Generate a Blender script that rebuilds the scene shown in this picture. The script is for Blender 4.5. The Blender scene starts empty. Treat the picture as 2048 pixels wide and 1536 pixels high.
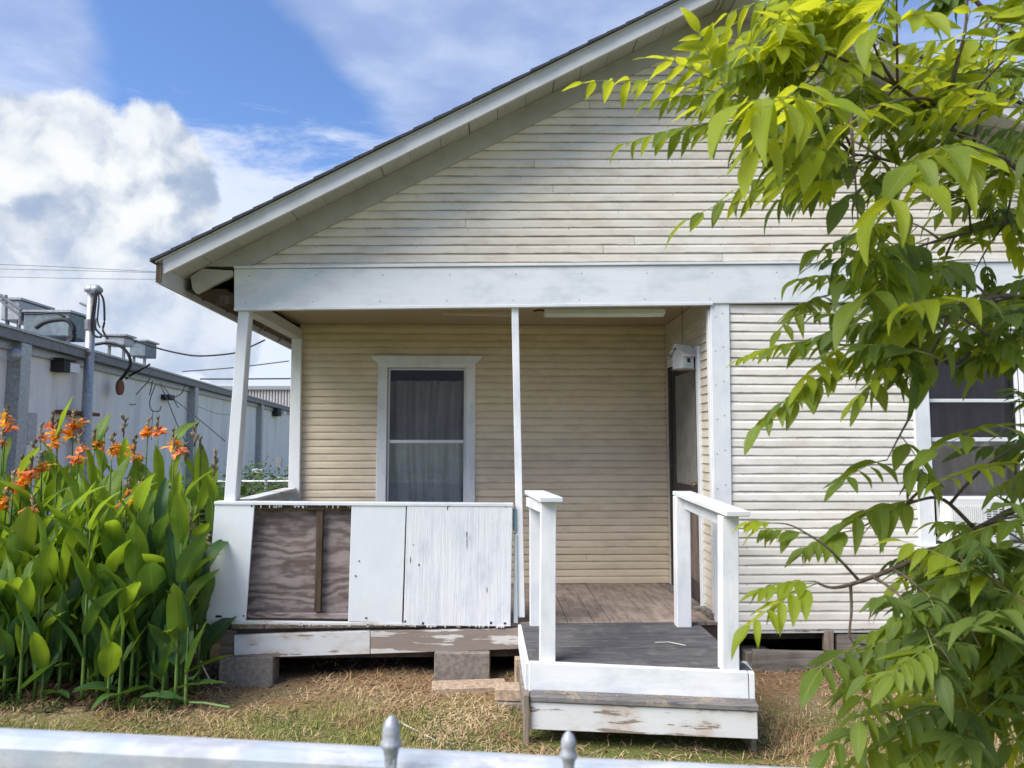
import bpy, bmesh, math, random
import numpy as np
from mathutils import Vector, Matrix, Quaternion, noise
R = math.radians
random.seed(7); rng = np.random.default_rng(7)
scene = bpy.context.scene
COL = scene.collection

# ------------------------------------------------------------------ camera
FPX = 1460.0; CW, CH = 2048, 1536
EYE = 1.85
PITCH = math.atan(122/FPX); YAW = math.atan(44*math.cos(PITCH)/FPX)
cam = bpy.data.cameras.new('camera'); camo = bpy.data.objects.new('camera', cam); COL.objects.link(camo)
camo.location = (0, 0, EYE); camo.rotation_euler = (math.pi/2+PITCH, 0, -YAW)
cam.sensor_width = 36; cam.lens = FPX/CW*36; cam.clip_start = .05; cam.clip_end = 2000
cam.dof.use_dof = True; cam.dof.focus_distance = 5.6; cam.dof.aperture_fstop = 5.0
scene.camera = camo
CR = Matrix.Rotation(-YAW, 3, 'Z') @ Matrix.Rotation(math.pi/2+PITCH, 3, 'X')
def P(px, py, Y):
    """world point on the vertical plane y=Y seen at pixel (px,py) of the 2048 frame"""
    d = CR @ Vector(((px-CW/2)/FPX, -(py-CH/2)/FPX, -1))
    return Vector((0, 0, EYE)) + d*(Y/d.y)
def PZ(px, py, z):
    d = CR @ Vector(((px-CW/2)/FPX, -(py-CH/2)/FPX, -1))
    return Vector((0, 0, EYE)) + d*((z-EYE)/d.z)

# ------------------------------------------------------------------ node helpers
def mat(name):
    m = bpy.data.materials.new(name); m.use_nodes = True
    nt = m.node_tree; nt.nodes.clear()
    return m, nt
class NT:
    def __init__(s, nt): s.nt = nt
    def n(s, typ, props=None, **ins):
        nd = s.nt.nodes.new(typ)
        for k, v in (props or {}).items(): setattr(nd, k, v)
        for k, v in ins.items():
            key = int(k[1:]) if k[0] == '_' and k[1:].isdigit() else k.replace('_', ' ')
            sock = nd.inputs[key]
            if isinstance(v, bpy.types.NodeSocket): s.nt.links.new(v, sock)
            else:
                if isinstance(v, (tuple, list)) and sock.type == 'RGBA' and len(v) == 3: v = (*v, 1)
                sock.default_value = v
        return nd
    def math(s, op, a, b=0.0, c=0.0, clamp=False):
        return s.n('ShaderNodeMath', {'operation': op, 'use_clamp': clamp}, _0=a, _1=b, _2=c).outputs[0]
    def mix(s, f, a, b, blend='MIX'):
        nd = s.nt.nodes.new('ShaderNodeMix'); nd.data_type = 'RGBA'; nd.blend_type = blend; nd.clamp_factor = True
        for i, v in ((0, f), (6, a), (7, b)):
            if isinstance(v, bpy.types.NodeSocket): s.nt.links.new(v, nd.inputs[i])
            else: nd.inputs[i].default_value = (*v, 1) if isinstance(v, (tuple, list)) else v
        return nd.outputs[2]
    def ramp(s, f, lo, hi, smooth=True):
        nd = s.nt.nodes.new('ShaderNodeMapRange'); nd.interpolation_type = 'SMOOTHSTEP' if smooth else 'LINEAR'
        nd.inputs[1].default_value = lo; nd.inputs[2].default_value = hi
        s.nt.links.new(f, nd.inputs[0]); return nd.outputs[0]
    def noise(s, vec, scale, detail=4, rough=.55, dist=0.0, dim='3D'):
        nd = s.n('ShaderNodeTexNoise', {'noise_dimensions': dim}, Scale=scale, Detail=detail, Roughness=rough, Distortion=dist)
        if vec is not None: s.nt.links.new(vec, nd.inputs['Vector'])
        return nd.outputs[0]
    def map(s, vec, scale=(1, 1, 1), loc=(0, 0, 0), rot=(0, 0, 0)):
        return s.n('ShaderNodeMapping', None, Vector=vec, Scale=scale, Location=loc, Rotation=rot).outputs[0]
    def out(s, bsdf, disp=None):
        o = s.nt.nodes.new('ShaderNodeOutputMaterial'); s.nt.links.new(bsdf, o.inputs[0])

# ------------------------------------------------------------------ world: sky and clouds
SUN_EL, SUN_AZ = R(47), R(-122)   # azimuth from +Y towards +X: veiled sun, left and a little in front of the house
world = bpy.data.worlds.new('World'); scene.world = world; world.use_nodes = True
wt = world.node_tree; wt.nodes.clear(); W = NT(wt)
def build_world():
    dirv = W.n('ShaderNodeTexCoord').outputs['Generated']
    sky = W.n('ShaderNodeTexSky', {'sky_type': 'NISHITA', 'sun_disc': False, 'sun_elevation': SUN_EL, 'sun_rotation': SUN_AZ,
              'altitude': 10, 'air_density': 1.0, 'dust_density': .6, 'ozone_density': 2.2})
    sep = W.n('ShaderNodeSeparateXYZ', None, Vector=dirv)
    x, y, z = sep.outputs
    az = W.math('ARCTAN2', x, y)
    el = W.math('ARCSINE', z)
    # domain warp
    big = W.noise(dirv, 3.1, 5, .6)
    fine = W.noise(dirv, 11, 6, .62)
    def pos(px, py):
        d = CR @ Vector(((px-CW/2)/FPX, -(py-CH/2)/FPX, -1)); d.normalize(); return d
    # 1. thin pale sheet below about 22 degrees, wispy upper edge
    streak = W.noise(W.map(dirv, (2.2, 2.2, 9), rot=(0, .12, 0)), 2.4, 7, .68, .35)
    e1 = W.math('ADD', W.math('MULTIPLY', W.math('SUBTRACT', streak, .5), .24), el)
    sheet = W.math('SUBTRACT', 1.0, W.ramp(e1, R(19.0), R(23.5)))
    sheet = W.math('MULTIPLY', sheet, .93)
    # 2. soft grey-blue clouds higher up, on a flat layer
    zz = W.math('MAXIMUM', z, .05)
    comb = W.n('ShaderNodeCombineXYZ', None, X=W.math('DIVIDE', x, zz), Y=W.math('DIVIDE', y, zz), Z=0.0).outputs[0]
    hi = W.noise(W.map(comb, (1, 1, 1), loc=(3.3, 1.2, 0)), .95, 6, .58, .2)
    dens = hi
    def blob(px, py, rpx, amp, power=1.0):
        nonlocal_d = pos(px, py)
        dt = W.n('ShaderNodeVectorMath', {'operation': 'DISTANCE'}, _0=dirv, _1=tuple(nonlocal_d)).outputs['Value']
        return W.math('MULTIPLY', W.math('SUBTRACT', 1.0, W.ramp(dt, 0.0, rpx/FPX)), amp)
    for b in ((80, 60, 330, .34), (720, 60, 300, .26), (950, 130, 380, .28), (1250, 60, 420, .2), (2000, 120, 420, .3), (350, 110, 200, -.45), (520, 180, 190, -.34), (640, 230, 200, -.25)):
        dens = W.math('ADD', dens, blob(*b))
    high = W.math('MULTIPLY', W.ramp(dens, .50, .78), .68)
    skyb = W.n('ShaderNodeBackground', None, Color=W.mix(1.0, sky.outputs[0], (.80, .94, 1.18), 'MULTIPLY'), Strength=.088)
    shade_h = W.ramp(W.noise(comb, 2.6, 5, .55), .35, .7)
    colh = W.mix(shade_h, (.36, .45, .70), (.62, .71, .90))
    b_high = W.n('ShaderNodeBackground', None, Color=colh, Strength=.54)
    cols = W.mix(W.ramp(big, .3, .7), (.58, .67, .88), (.76, .82, .95))
    b_sheet = W.n('ShaderNodeBackground', None, Color=cols, Strength=.53)
    m1 = W.n('ShaderNodeMixShader', None, _0=high, _1=skyb.outputs[0], _2=b_high.outputs[0]).outputs[0]
    m2 = W.n('ShaderNodeMixShader', None, _0=sheet, _1=m1, _2=b_sheet.outputs[0]).outputs[0]
    # 3. cumulus: union of puffs in warped direction space
    wv = W.n('ShaderNodeTexNoise', None, Vector=dirv, Scale=9.0, Detail=6.0, Roughness=.6)
    wc = W.n('ShaderNodeVectorMath', {'operation': 'SUBTRACT'}, _0=wv.outputs['Color'], _1=(.5, .5, .5)).outputs[0]
    wc = W.n('ShaderNodeVectorMath', {'operation': 'SCALE'}, _0=wc, Scale=.075).outputs[0]
    wd = W.n('ShaderNodeVectorMath', {'operation': 'ADD'}, _0=dirv, _1=wc).outputs[0]
    def puff_field(vec, off=(0, 0)):
        f = None
        for (px, py, r) in ((300, 330, 105), (330, 400, 92), (225, 330, 95), (130, 320, 110), (50, 370, 150), (250, 440, 130), (310, 470, 70),
                            (100, 480, 190), (220, 560, 170), (60, 640, 230), (300, 640, 110), (430, 680, 80), (-120, 480, 260), (-330, 560, 300)):
            dt = W.n('ShaderNodeVectorMath', {'operation': 'DISTANCE'}, _0=vec, _1=tuple(pos(px+off[0], py+off[1]))).outputs['Value']
            v = W.math('SUBTRACT', 1.0, W.math('DIVIDE', dt, r/FPX))
            f = v if f is None else W.n('ShaderNodeMath', {'operation': 'SMOOTH_MAX'}, _0=f, _1=v, _2=.12).outputs[0]
        return f
    f0 = puff_field(wd); f1 = puff_field(wd, (34, 38))
    cum = W.ramp(f0, -.04, .13)
    vor = W.n('ShaderNodeTexNoise', None, Vector=wd, Scale=15.0, Detail=4.0, Roughness=.5).outputs[0]
    vor2 = W.n('ShaderNodeTexNoise', None, Vector=W.map(wd, loc=(.012, 0, -.02)), Scale=15.0, Detail=4.0, Roughness=.5).outputs[0]
    relief = W.math('MULTIPLY', W.math('SUBTRACT', vor, vor2), 4.5)
    lit = W.math('ADD', W.math('MULTIPLY', W.math('SUBTRACT', f1, f0), -2.6), relief)
    lit = W.math('ADD', lit, W.math('MULTIPLY', W.math('SUBTRACT', vor, .5), 1.2))
    lit = W.ramp(lit, -1.5, 1.05)
    colc = W.mix(lit, (.36, .46, .64), (.98, 1.0, 1.0))
    low = W.ramp(el, R(7), R(16))
    colc = W.mix(W.math('MULTIPLY', W.math('SUBTRACT', 1.0, low), .55), colc, (.62, .72, .90))
    b_c = W.n('ShaderNodeBackground', None, Color=colc, Strength=.47)
    m3 = W.n('ShaderNodeMixShader', None, _0=W.math('MULTIPLY', cum, .9), _1=m2, _2=b_c.outputs[0]).outputs[0]
    o = W.n('ShaderNodeOutputWorld'); wt.links.new(m3, o.inputs[0])
build_world()
world.cycles.sampling_method = 'MANUAL'; world.cycles.sample_map_resolution = 1024

sun = bpy.data.lights.new('sun', 'SUN'); suno = bpy.data.objects.new('sun', sun); COL.objects.link(suno)
sun.energy = 2.7; sun.angle = R(42); sun.color = (1, .95, .86)
sdir = Vector((math.sin(SUN_AZ)*math.cos(SUN_EL), math.cos(SUN_AZ)*math.cos(SUN_EL), math.sin(SUN_EL)))
suno.rotation_euler = sdir.to_track_quat('Z', 'Y').to_euler()

vs = scene.view_settings; vs.view_transform = 'Standard'; vs.look = 'None'; vs.gamma = 1; vs.use_curve_mapping = False
vs.exposure = 1.1
scene.cycles.max_bounces = 8; scene.cycles.transparent_max_bounces = 8; scene.cycles.diffuse_bounces = 5
scene.cycles.use_denoising = True

# ------------------------------------------------------------------ object helpers
def tag(o, label=None, cat=None, group=None, kind=None):
    if label: o['label'] = label
    if cat: o['category'] = cat
    if group: o['group'] = group
    if kind: o['kind'] = kind
    return o
def empty(name, loc, label=None, cat=None, group=None):
    o = bpy.data.objects.new(name, None); COL.objects.link(o); o.location = loc; o.empty_display_size = .1
    o['_loc'] = list(loc)
    return tag(o, label, cat, group)
def wloc(o):
    v = Vector((0, 0, 0))
    while o: v += o.location; o = o.parent
    return v
class MB:
    def __init__(s): s.v = []; s.f = []; s.uv = []
    def add(s, vs_, fs, uv=None):
        b = len(s.v); s.v += [tuple(p) for p in vs_]; s.f += [tuple(i+b for i in f) for f in fs]
        s.uv += list(uv) if uv is not None else [(0, 0)]*len(vs_); return s
    def hexa(s, a):   # 8 points: front quad bl,br,tr,tl then back quad
        return s.add(a, [(0, 1, 2, 3), (5, 4, 7, 6), (4, 0, 3, 7), (1, 5, 6, 2), (3, 2, 6, 7), (4, 5, 1, 0)])
    def box(s, x0, x1, y0, y1, z0, z1):
        return s.hexa([(x0, y0, z0), (x1, y0, z0), (x1, y0, z1), (x0, y0, z1), (x0, y1, z0), (x1, y1, z0), (x1, y1, z1), (x0, y1, z1)])
    def slab(s, pts, thick):   # front quad points bl,br,tr,tl (vectors), pushed back along y
        q = [Vector(p) for p in pts]
        return s.hexa([tuple(p) for p in q]+[(p.x, p.y+thick, p.z) for p in q])
    def poly(s, pts, thick):   # any polygon facing -y, given counter-clockwise seen from -y
        n = len(pts); q = [Vector(p) for p in pts]
        vs_ = [tuple(p) for p in q]+[(p.x, p.y+thick, p.z) for p in q]
        fs = [tuple(range(n)), tuple(range(2*n-1, n-1, -1))]+[(i+n, (i+1) % n+n, (i+1) % n, i) for i in range(n)]
        return s.add(vs_, fs)
    def beam(s, a, b, w, h, up=(0, 0, 1)):   # bar from a to b, w sideways, h along up
        a, b = Vector(a), Vector(b); d = (b-a).normalized(); u = Vector(up); sd = d.cross(u).normalized(); u = sd.cross(d).normalized()
        r = []
        for p in (a, b):
            r += [p-sd*w/2-u*h/2, p+sd*w/2-u*h/2, p+sd*w/2+u*h/2, p-sd*w/2+u*h/2]
        return s.add([tuple(p) for p in r], [(3, 2, 1, 0), (4, 5, 6, 7), (0, 1, 5, 4), (1, 2, 6, 5), (2, 3, 7, 6), (3, 0, 4, 7)])
    def tube(s, pts, rad, n=6, cap=True):
        pts = [Vector(p) for p in pts]; m = len(pts)
        if not hasattr(rad, '__len__'): rad = [rad]*m
        vs_ = []; fs = []; uv = []
        d0 = (pts[1]-pts[0]).normalized(); ref = Vector((0, 0, 1)) if abs(d0.z) < .9 else Vector((1, 0, 0))
        for i, p in enumerate(pts):
            d = (pts[min(i+1, m-1)]-pts[max(i-1, 0)]).normalized()
            a = d.cross(ref).normalized(); b = d.cross(a).normalized(); ref = -b if False else ref
            for k in range(n):
                t = 2*math.pi*k/n; vs_.append(tuple(p+(a*math.cos(t)+b*math.sin(t))*rad[i])); uv.append((k/n, i/m))
        for i in range(m-1):
            for k in range(n):
                fs.append((i*n+k, i*n+(k+1) % n, (i+1)*n+(k+1) % n, (i+1)*n+k))
        if cap: fs += [tuple(range(n-1, -1, -1)), tuple(range((m-1)*n, m*n))]
        return s.add(vs_, fs, uv)
    def lathe(s, prof, c, n=16):
        vs_ = []; fs = []; m = len(prof)
        for (r, z) in prof:
            for k in range(n): t = 2*math.pi*k/n; vs_.append((c[0]+r*math.cos(t), c[1]+r*math.sin(t), c[2]+z))
        for i in range(m-1):
            for k in range(n): fs.append((i*n+k, i*n+(k+1) % n, (i+1)*n+(k+1) % n, (i+1)*n+k))
        fs += [tuple(range(n-1, -1, -1)), tuple(range((m-1)*n, m*n))]
        return s.add(vs_, fs)
    def mesh(s, name, m, bevel=0, smooth=False, c=(0, 0, 0)):
        me = bpy.data.meshes.new(name); c = Vector(c)
        me.from_pydata([(v[0]-c.x, v[1]-c.y, v[2]-c.z) for v in s.v], [], s.f)
        if any(u != (0, 0) for u in s.uv[:40]):
            ul = me.uv_layers.new(name='UVMap'); li = np.zeros(len(me.loops), dtype=np.int32); me.loops.foreach_get('vertex_index', li)
            ul.data.foreach_set('uv', np.array(s.uv, dtype=np.float32)[li].ravel())
        bm = bmesh.new(); bm.from_mesh(me)
        if not smooth or bevel: bmesh.ops.recalc_face_normals(bm, faces=bm.faces)
        if bevel: bmesh.ops.bevel(bm, geom=[e for e in bm.edges if e.calc_face_angle(0) > .5], offset=bevel, segments=1, affect='EDGES', clamp_overlap=True)
        bm.to_mesh(me); bm.free()
        if smooth: me.polygons.foreach_set('use_smooth', [True]*len(me.polygons))
        me.materials.append(m)
        return me
    def build(s, name, m, parent=None, bevel=0, smooth=False, origin=None):
        a = np.array(s.v); c = Vector((a.min(0)+a.max(0))/2) if origin is None else Vector(origin)
        if origin is None: c.z = a[:, 2].min()
        me = s.mesh(name, m, bevel, smooth, c)
        o = bpy.data.objects.new(name, me); COL.objects.link(o)
        if parent is not None: o.parent = parent; o.location = c-wloc(parent)
        else: o.location = c
        return o
def fast_mesh(name, verts, faces, m, parent=None, uv=None, smooth=False):
    """verts (N,3), faces (M,k) numpy; one object in world coordinates"""
    me = bpy.data.meshes.new(name); nv, (nf, k) = len(verts), faces.shape
    me.vertices.add(nv); me.vertices.foreach_set('co', verts.astype(np.float32).ravel())
    me.loops.add(nf*k); me.loops.foreach_set('vertex_index', faces.astype(np.int32).ravel())
    me.polygons.add(nf); me.polygons.foreach_set('loop_start', np.arange(0, nf*k, k, dtype=np.int32)); me.polygons.foreach_set('loop_total', np.full(nf, k, dtype=np.int32))
    if uv is not None:
        ul = me.uv_layers.new(name='UVMap'); ul.data.foreach_set('uv', uv[faces.ravel()].astype(np.float32).ravel())
    me.update(calc_edges=True)
    if smooth: me.polygons.foreach_set('use_smooth', np.ones(nf, dtype=bool))
    me.materials.append(m); o = bpy.data.objects.new(name, me); COL.objects.link(o)
    if parent is not None: o.parent = parent; o.location = -wloc(parent)
    return o

# ------------------------------------------------------------------ materials
def paint(name, base, under=(.16, .11, .08), wear=.25, stretch=(1, 1, 1), tint=None, rough=.55, grime=.3, bump=.15, grimecol=(.30, .25, .20), tint_amt=.5, lapdirt=0):
    """old paint on wood: chips along the grain show weathered wood, mottled grime; stretch <1 lengthens the grain on that axis"""
    m, nt = mat(name); T = NT(nt)
    pos = T.n('ShaderNodeNewGeometry').outputs['Position']
    rnd = T.n('ShaderNodeObjectInfo').outputs['Random']
    off = T.n('ShaderNodeCombineXYZ', None, X=T.math('MULTIPLY', rnd, 7.0), Y=T.math('MULTIPLY', rnd, 3.0), Z=T.math('MULTIPLY', rnd, 5.0)).outputs[0]
    vec = T.n('ShaderNodeVectorMath', {'operation': 'ADD'}, _0=pos, _1=off).outputs[0]
    g = T.noise(T.map(vec, stretch), 26, 6, .65, .3)
    g2 = T.noise(T.map(vec, tuple((v+1)/2 for v in stretch)), 7, 5, .6)
    big = T.noise(pos, 1.3, 4, .6)
    col = T.mix(T.ramp(big, .35, .7), base, tint if tint else tuple(c*.93 for c in base))
    if tint: col = T.mix(tint_amt, base, col)
    col = T.mix(T.math('MULTIPLY', T.math('SUBTRACT', rnd, .5), .0), col, col)
    fine = T.noise(T.map(vec, tuple(v**.7 for v in stretch)), 75, 4, .7)
    val = T.math('ADD', T.math('ADD', .86, T.math('MULTIPLY', rnd, .10)), T.math('MULTIPLY', T.math('ADD', T.math('MULTIPLY', fine, .5), T.math('MULTIPLY', g, .5)), .16))
    hv = T.n('ShaderNodeHueSaturation', None, Color=col, Value=val).outputs[0]
    gr = T.math('MULTIPLY', T.ramp(g2, .42, .75), grime)
    col = T.mix(gr, hv, grimecol)
    if lapdirt:
        v = T.n('ShaderNodeSeparateXYZ', None, Vector=T.n('ShaderNodeTexCoord').outputs['UV']).outputs[1]
        dn = T.noise(T.map(vec, (.5, 1, 1)), 9, 5, .65)
        low = T.math('MULTIPLY', T.math('SUBTRACT', 1.0, T.ramp(v, .0, .16)), T.ramp(dn, .38, .66))
        top = T.math('MULTIPLY', T.ramp(v, .80, .97), T.math('ADD', .35, T.math('MULTIPLY', dn, .6)))
        col = T.mix(T.math('MULTIPLY', T.math('MAXIMUM', low, top), lapdirt), col, (.20, .155, .11))
    chip = T.ramp(T.math('ADD', T.math('MULTIPLY', g, .65), T.math('MULTIPLY', g2, .35)), .735-wear*.38, .765-wear*.38)
    col = T.mix(chip, col, T.mix(g, under, tuple(c*2.1 for c in under)))
    b = T.n('ShaderNodeBump', None, Strength=bump, Distance=.004, Height=T.math('SUBTRACT', T.math('MULTIPLY', T.math('ADD', g, T.math('MULTIPLY', fine, .35)), .6), T.math('MULTIPLY', chip, .6))).outputs[0]
    p = T.n('ShaderNodeBsdfPrincipled', None, Base_Color=col, Roughness=rough, Normal=b, Specular_IOR_Level=.3)
    T.out(p.outputs[0]); return m
def wood(name, a, b, stretch=(.08, 1, 1), scale=34, rough=.8, knots=False, spots=.0, spotcol=(.3, .3, .3)):
    m, nt = mat(name); T = NT(nt)
    pos = T.n('ShaderNodeNewGeometry').outputs['Position']
    rnd = T.n('ShaderNodeObjectInfo').outputs['Random']
    vec = T.n('ShaderNodeVectorMath', {'operation': 'ADD'}, _0=pos, _1=T.n('ShaderNodeCombineXYZ', None, X=T.math('MULTIPLY', rnd, 9.0), Y=0.0, Z=T.math('MULTIPLY', rnd, 5.0)).outputs[0]).outputs[0]
    g = T.noise(T.map(vec, stretch), scale, 7, .65, .5)
    g2 = T.noise(vec, 5, 4, .6)
    f = T.math('ADD', T.math('MULTIPLY', g, .7), T.math('MULTIPLY', g2, .3))
    if knots:
        w = T.n('ShaderNodeTexWave', {'wave_type': 'BANDS', 'bands_direction': 'Z'}, Vector=T.map(vec, (.40, 1, 1)), Scale=3.0, Distortion=22.0, Detail=4.0, Detail_Scale=1.1, Detail_Roughness=.55).outputs[0]
        f = T.math('ADD', T.math('MULTIPLY', f, .80), T.math('MULTIPLY', w, .20))
    col = T.mix(T.ramp(f, .32, .68), a, b)
    if spots: col = T.mix(T.math('MULTIPLY', T.ramp(T.noise(vec, 9, 6, .7), .52, .62), spots), col, spotcol)
    bp = T.n('ShaderNodeBump', None, Strength=.4, Distance=.004, Height=g).outputs[0]
    p = T.n('ShaderNodeBsdfPrincipled', None, Base_Color=col, Roughness=rough, Normal=bp, Specular_IOR_Level=.25)
    T.out(p.outputs[0]); return m
def plain(name, col, rough=.6, metal=0.0, var=.15, scale=8, bump=.1, spec=.4, col2=None):
    m, nt = mat(name); T = NT(nt)
    pos = T.n('ShaderNodeNewGeometry').outputs['Position']
    g = T.noise(pos, scale, 6, .65)
    c = T.mix(T.ramp(g, .3, .7), tuple(x*(1-var) for x in col), col2 if col2 else tuple(min(1, x*(1+var)) for x in col))
    bp = T.n('ShaderNodeBump', None, Strength=bump, Distance=.01, Height=g).outputs[0]
    T.out(T.n('ShaderNodeBsdfPrincipled', None, Base_Color=c, Roughness=rough, Metallic=metal, Normal=bp, Specular_IOR_Level=spec).outputs[0]); return m
def leafmat(name, c1, c2, trans, veins=9, rough=.42, tf=.45, rib=(.35, .42, .12)):
    m, nt = mat(name); T = NT(nt)
    uvn = T.n('ShaderNodeTexCoord').outputs['UV']; sp = T.n('ShaderNodeSeparateXYZ', None, Vector=uvn)
    au = T.math('ABSOLUTE', T.math('SUBTRACT', sp.outputs[0], .5))
    ph = T.math('MULTIPLY', T.math('SUBTRACT', sp.outputs[1], T.math('MULTIPLY', au, .75)), veins*2*math.pi)
    vein = T.math('POWER', T.math('MULTIPLY', T.math('ADD', T.math('SINE', ph), 1.0), .5), 5.0)
    ribm = T.math('SUBTRACT', 1.0, T.ramp(au, .008, .032))
    pos = T.n('ShaderNodeNewGeometry').outputs['Position']; rnd = T.n('ShaderNodeObjectInfo').outputs['Random']
    lo = T.noise(pos, 7, 3, .6); fi = T.noise(pos, 60, 3, .6)
    f = T.math('ADD', T.math('MULTIPLY', lo, .75), T.math('ADD', T.math('MULTIPLY', rnd, .45), T.math('MULTIPLY', fi, .2)))
    col = T.mix(T.ramp(f, .45, .95), c1, c2)
    col = T.mix(T.math('MULTIPLY', vein, .22), col, tuple(x*1.6 for x in c2))
    col = T.mix(T.math('MULTIPLY', ribm, .7), col, rib)
    brown = T.ramp(T.noise(pos, 34, 5, .75), .63, .70)
    col = T.mix(T.math('MULTIPLY', brown, .45), col, (.16, .10, .03))
    bp = T.n('ShaderNodeBump', None, Strength=.35, Distance=.004, Height=T.math('ADD', vein, ribm)).outputs[0]
    p = T.n('ShaderNodeBsdfPrincipled', None, Base_Color=col, Roughness=rough, Normal=bp, Specular_IOR_Level=.4)
    tr = T.n('ShaderNodeBsdfTranslucent', None, Color=T.mix(.75, col, trans), Normal=bp)
    T.out(T.n('ShaderNodeMixShader', None, _0=tf, _1=p.outputs[0], _2=tr.outputs[0]).outputs[0]); return m
def glass(name, tint, refl=.5, rough=.02):
    m, nt = mat(name); T = NT(nt)
    fr = T.n('ShaderNodeFresnel', None, IOR=1.5).outputs[0]
    gl = T.n('ShaderNodeBsdfGlossy', None, Color=(refl, refl, refl), Roughness=rough)
    tp = T.n('ShaderNodeBsdfTransparent', None, Color=tint)
    T.out(T.n('ShaderNodeMixShader', None, _0=T.math('ADD', T.math('MULTIPLY', fr, .9), .04), _1=tp.outputs[0], _2=gl.outputs[0]).outputs[0]); return m

WHITE = (.74, .76, .79)
M = {}
M['white'] = paint('white_trim_paint', WHITE, wear=.10, stretch=(.25, 1, .25), grime=.28, grimecol=(.50, .50, .52))
M['white_x'] = paint('white_board_paint', (.76, .775, .79), wear=.17, stretch=(.06, .5, 1), grime=.55, grimecol=(.47, .52, .57), bump=.6)
M['white_z'] = paint('white_post_paint', (.78, .79, .81), wear=.18, stretch=(1, 1, .06), grime=.5, grimecol=(.48, .52, .56), bump=.6)
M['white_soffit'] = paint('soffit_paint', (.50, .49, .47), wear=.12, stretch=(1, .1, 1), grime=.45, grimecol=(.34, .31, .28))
M['white_barge'] = paint('barge_paint', (.62, .63, .64), wear=.22, stretch=(.08, .5, .16), grime=.4, grimecol=(.42, .40, .39))
M['white_worn'] = paint('worn_white_paint', (.66, .67, .68), wear=.5, stretch=(.05, .5, 1), under=(.15, .12, .10), grime=.75, grimecol=(.44, .33, .24), bump=.4)
M['panel'] = paint('panel_paint', (.76, .79, .82), wear=.08, stretch=(1, 1, .15), grime=.2, grimecol=(.55, .60, .66))
M['panel_rough'] = paint('flaking_panel_paint', (.78, .79, .82), wear=.24, stretch=(1.2, 1, .05), grime=.65, grimecol=(.52, .56, .62), bump=2.6, under=(.25, .22, .20))
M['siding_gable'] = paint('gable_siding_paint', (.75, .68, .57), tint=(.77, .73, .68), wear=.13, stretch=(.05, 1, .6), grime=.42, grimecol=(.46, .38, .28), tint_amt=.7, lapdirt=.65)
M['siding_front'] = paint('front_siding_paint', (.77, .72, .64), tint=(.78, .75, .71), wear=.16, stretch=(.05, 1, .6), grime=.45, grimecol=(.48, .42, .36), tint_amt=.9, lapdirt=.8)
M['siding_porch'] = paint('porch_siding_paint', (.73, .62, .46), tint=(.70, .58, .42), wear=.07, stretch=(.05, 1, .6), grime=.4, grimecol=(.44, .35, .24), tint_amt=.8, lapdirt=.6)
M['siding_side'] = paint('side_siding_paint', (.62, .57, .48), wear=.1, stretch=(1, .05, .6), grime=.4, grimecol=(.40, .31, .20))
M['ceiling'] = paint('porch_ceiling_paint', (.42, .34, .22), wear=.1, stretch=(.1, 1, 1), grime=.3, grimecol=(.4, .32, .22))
M['plywood'] = wood('bare_plywood', (.12, .092, .085), (.33, .275, .26), (.12, 1, 1), 24, knots=True)
M['plywood_floor'] = wood('floor_plywood', (.19, .14, .115), (.42, .34, .28), (1, .12, 1), 20, spots=.5, spotcol=(.45, .40, .36))
M['stud'] = wood('dark_stud', (.05, .035, .025), (.13, .09, .06), (1, 1, .08), 30)
M['oldwood'] = wood('weathered_wood', (.11, .09, .075), (.30, .27, .245), (.05, .5, 1), 30)
M['oldwood_z'] = wood('weathered_upright', (.12, .09, .07), (.33, .27, .22), (1, 1, .06), 30)
M['skirt'] = wood('skirt_beam_wood', (.26, .22, .19), (.58, .53, .47), (.05, .5, 1), 26)
M['skirt'] = paint('half_bare_board', (.62, .60, .58), wear=.74, stretch=(.05, .5, 1), under=(.17, .14, .12), grime=.8, grimecol=(.40, .35, .30), bump=.5)
M['darkwood'] = wood('dark_wood', (.03, .022, .018), (.09, .065, .05), (.3, .1, .3), 22)
M['deckgrey'] = wood('grey_deck_paint', (.055, .055, .062), (.14, .135, .14), (.05, 1, 1), 46, spots=.35, spotcol=(.22, .20, .18))
M['treadgrey'] = wood('grey_tread_paint', (.09, .09, .095), (.24, .22, .21), (.08, 1, 1), 46, spots=.7, spotcol=(.34, .27, .20))
M['shingle'] = plain('asphalt_shingle', (.055, .057, .065), .95, var=.5, scale=120)
M['block'] = plain('concrete_block', (.22, .195, .17), .95, var=.28, scale=30, bump=.5, spec=.1)
M['brick'] = plain('buff_brick', (.40, .30, .22), .95, var=.35, scale=30, bump=.4, spec=.1)
M['teal'] = paint('teal_paint', (.16, .30, .36), wear=.3, stretch=(1, 1, .1))
M['bluegrey'] = paint('pale_blue_paint', (.50, .60, .65), wear=.2, stretch=(1, 1, .1))
M['doorwood'] = wood('door_wood', (.08, .06, .05), (.24, .19, .165), (1, 1, .06), 26)
M['doordark'] = wood('screen_door_frame', (.035, .028, .028), (.08, .065, .065), (1, 1, .06), 26)
M['brass'] = plain('old_brass', (.45, .38, .22), .4, 1.0)
M['galv'] = plain('galvanised_steel', (.36, .38, .39), .5, .5, var=.25, scale=20)
M['galv_dark'] = plain('painted_steel', (.20, .20, .21), .6, .1, var=.2)
M['cable'] = plain('black_cable', (.015, .015, .017), .6)
M['thin_cable'] = plain('grey_cable', (.10, .10, .11), .7)
M['rust'] = plain('rusty_plate', (.19, .07, .035), .9, var=.5, scale=25)
M['plastic_white'] = plain('white_plastic', (.74, .74, .73), .45, var=.04)
M['dark'] = plain('dark_slot', (.03, .03, .03), .8)
M['fixture'] = plain('white_enamel', (.72, .72, .70), .4, var=.08)
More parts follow.
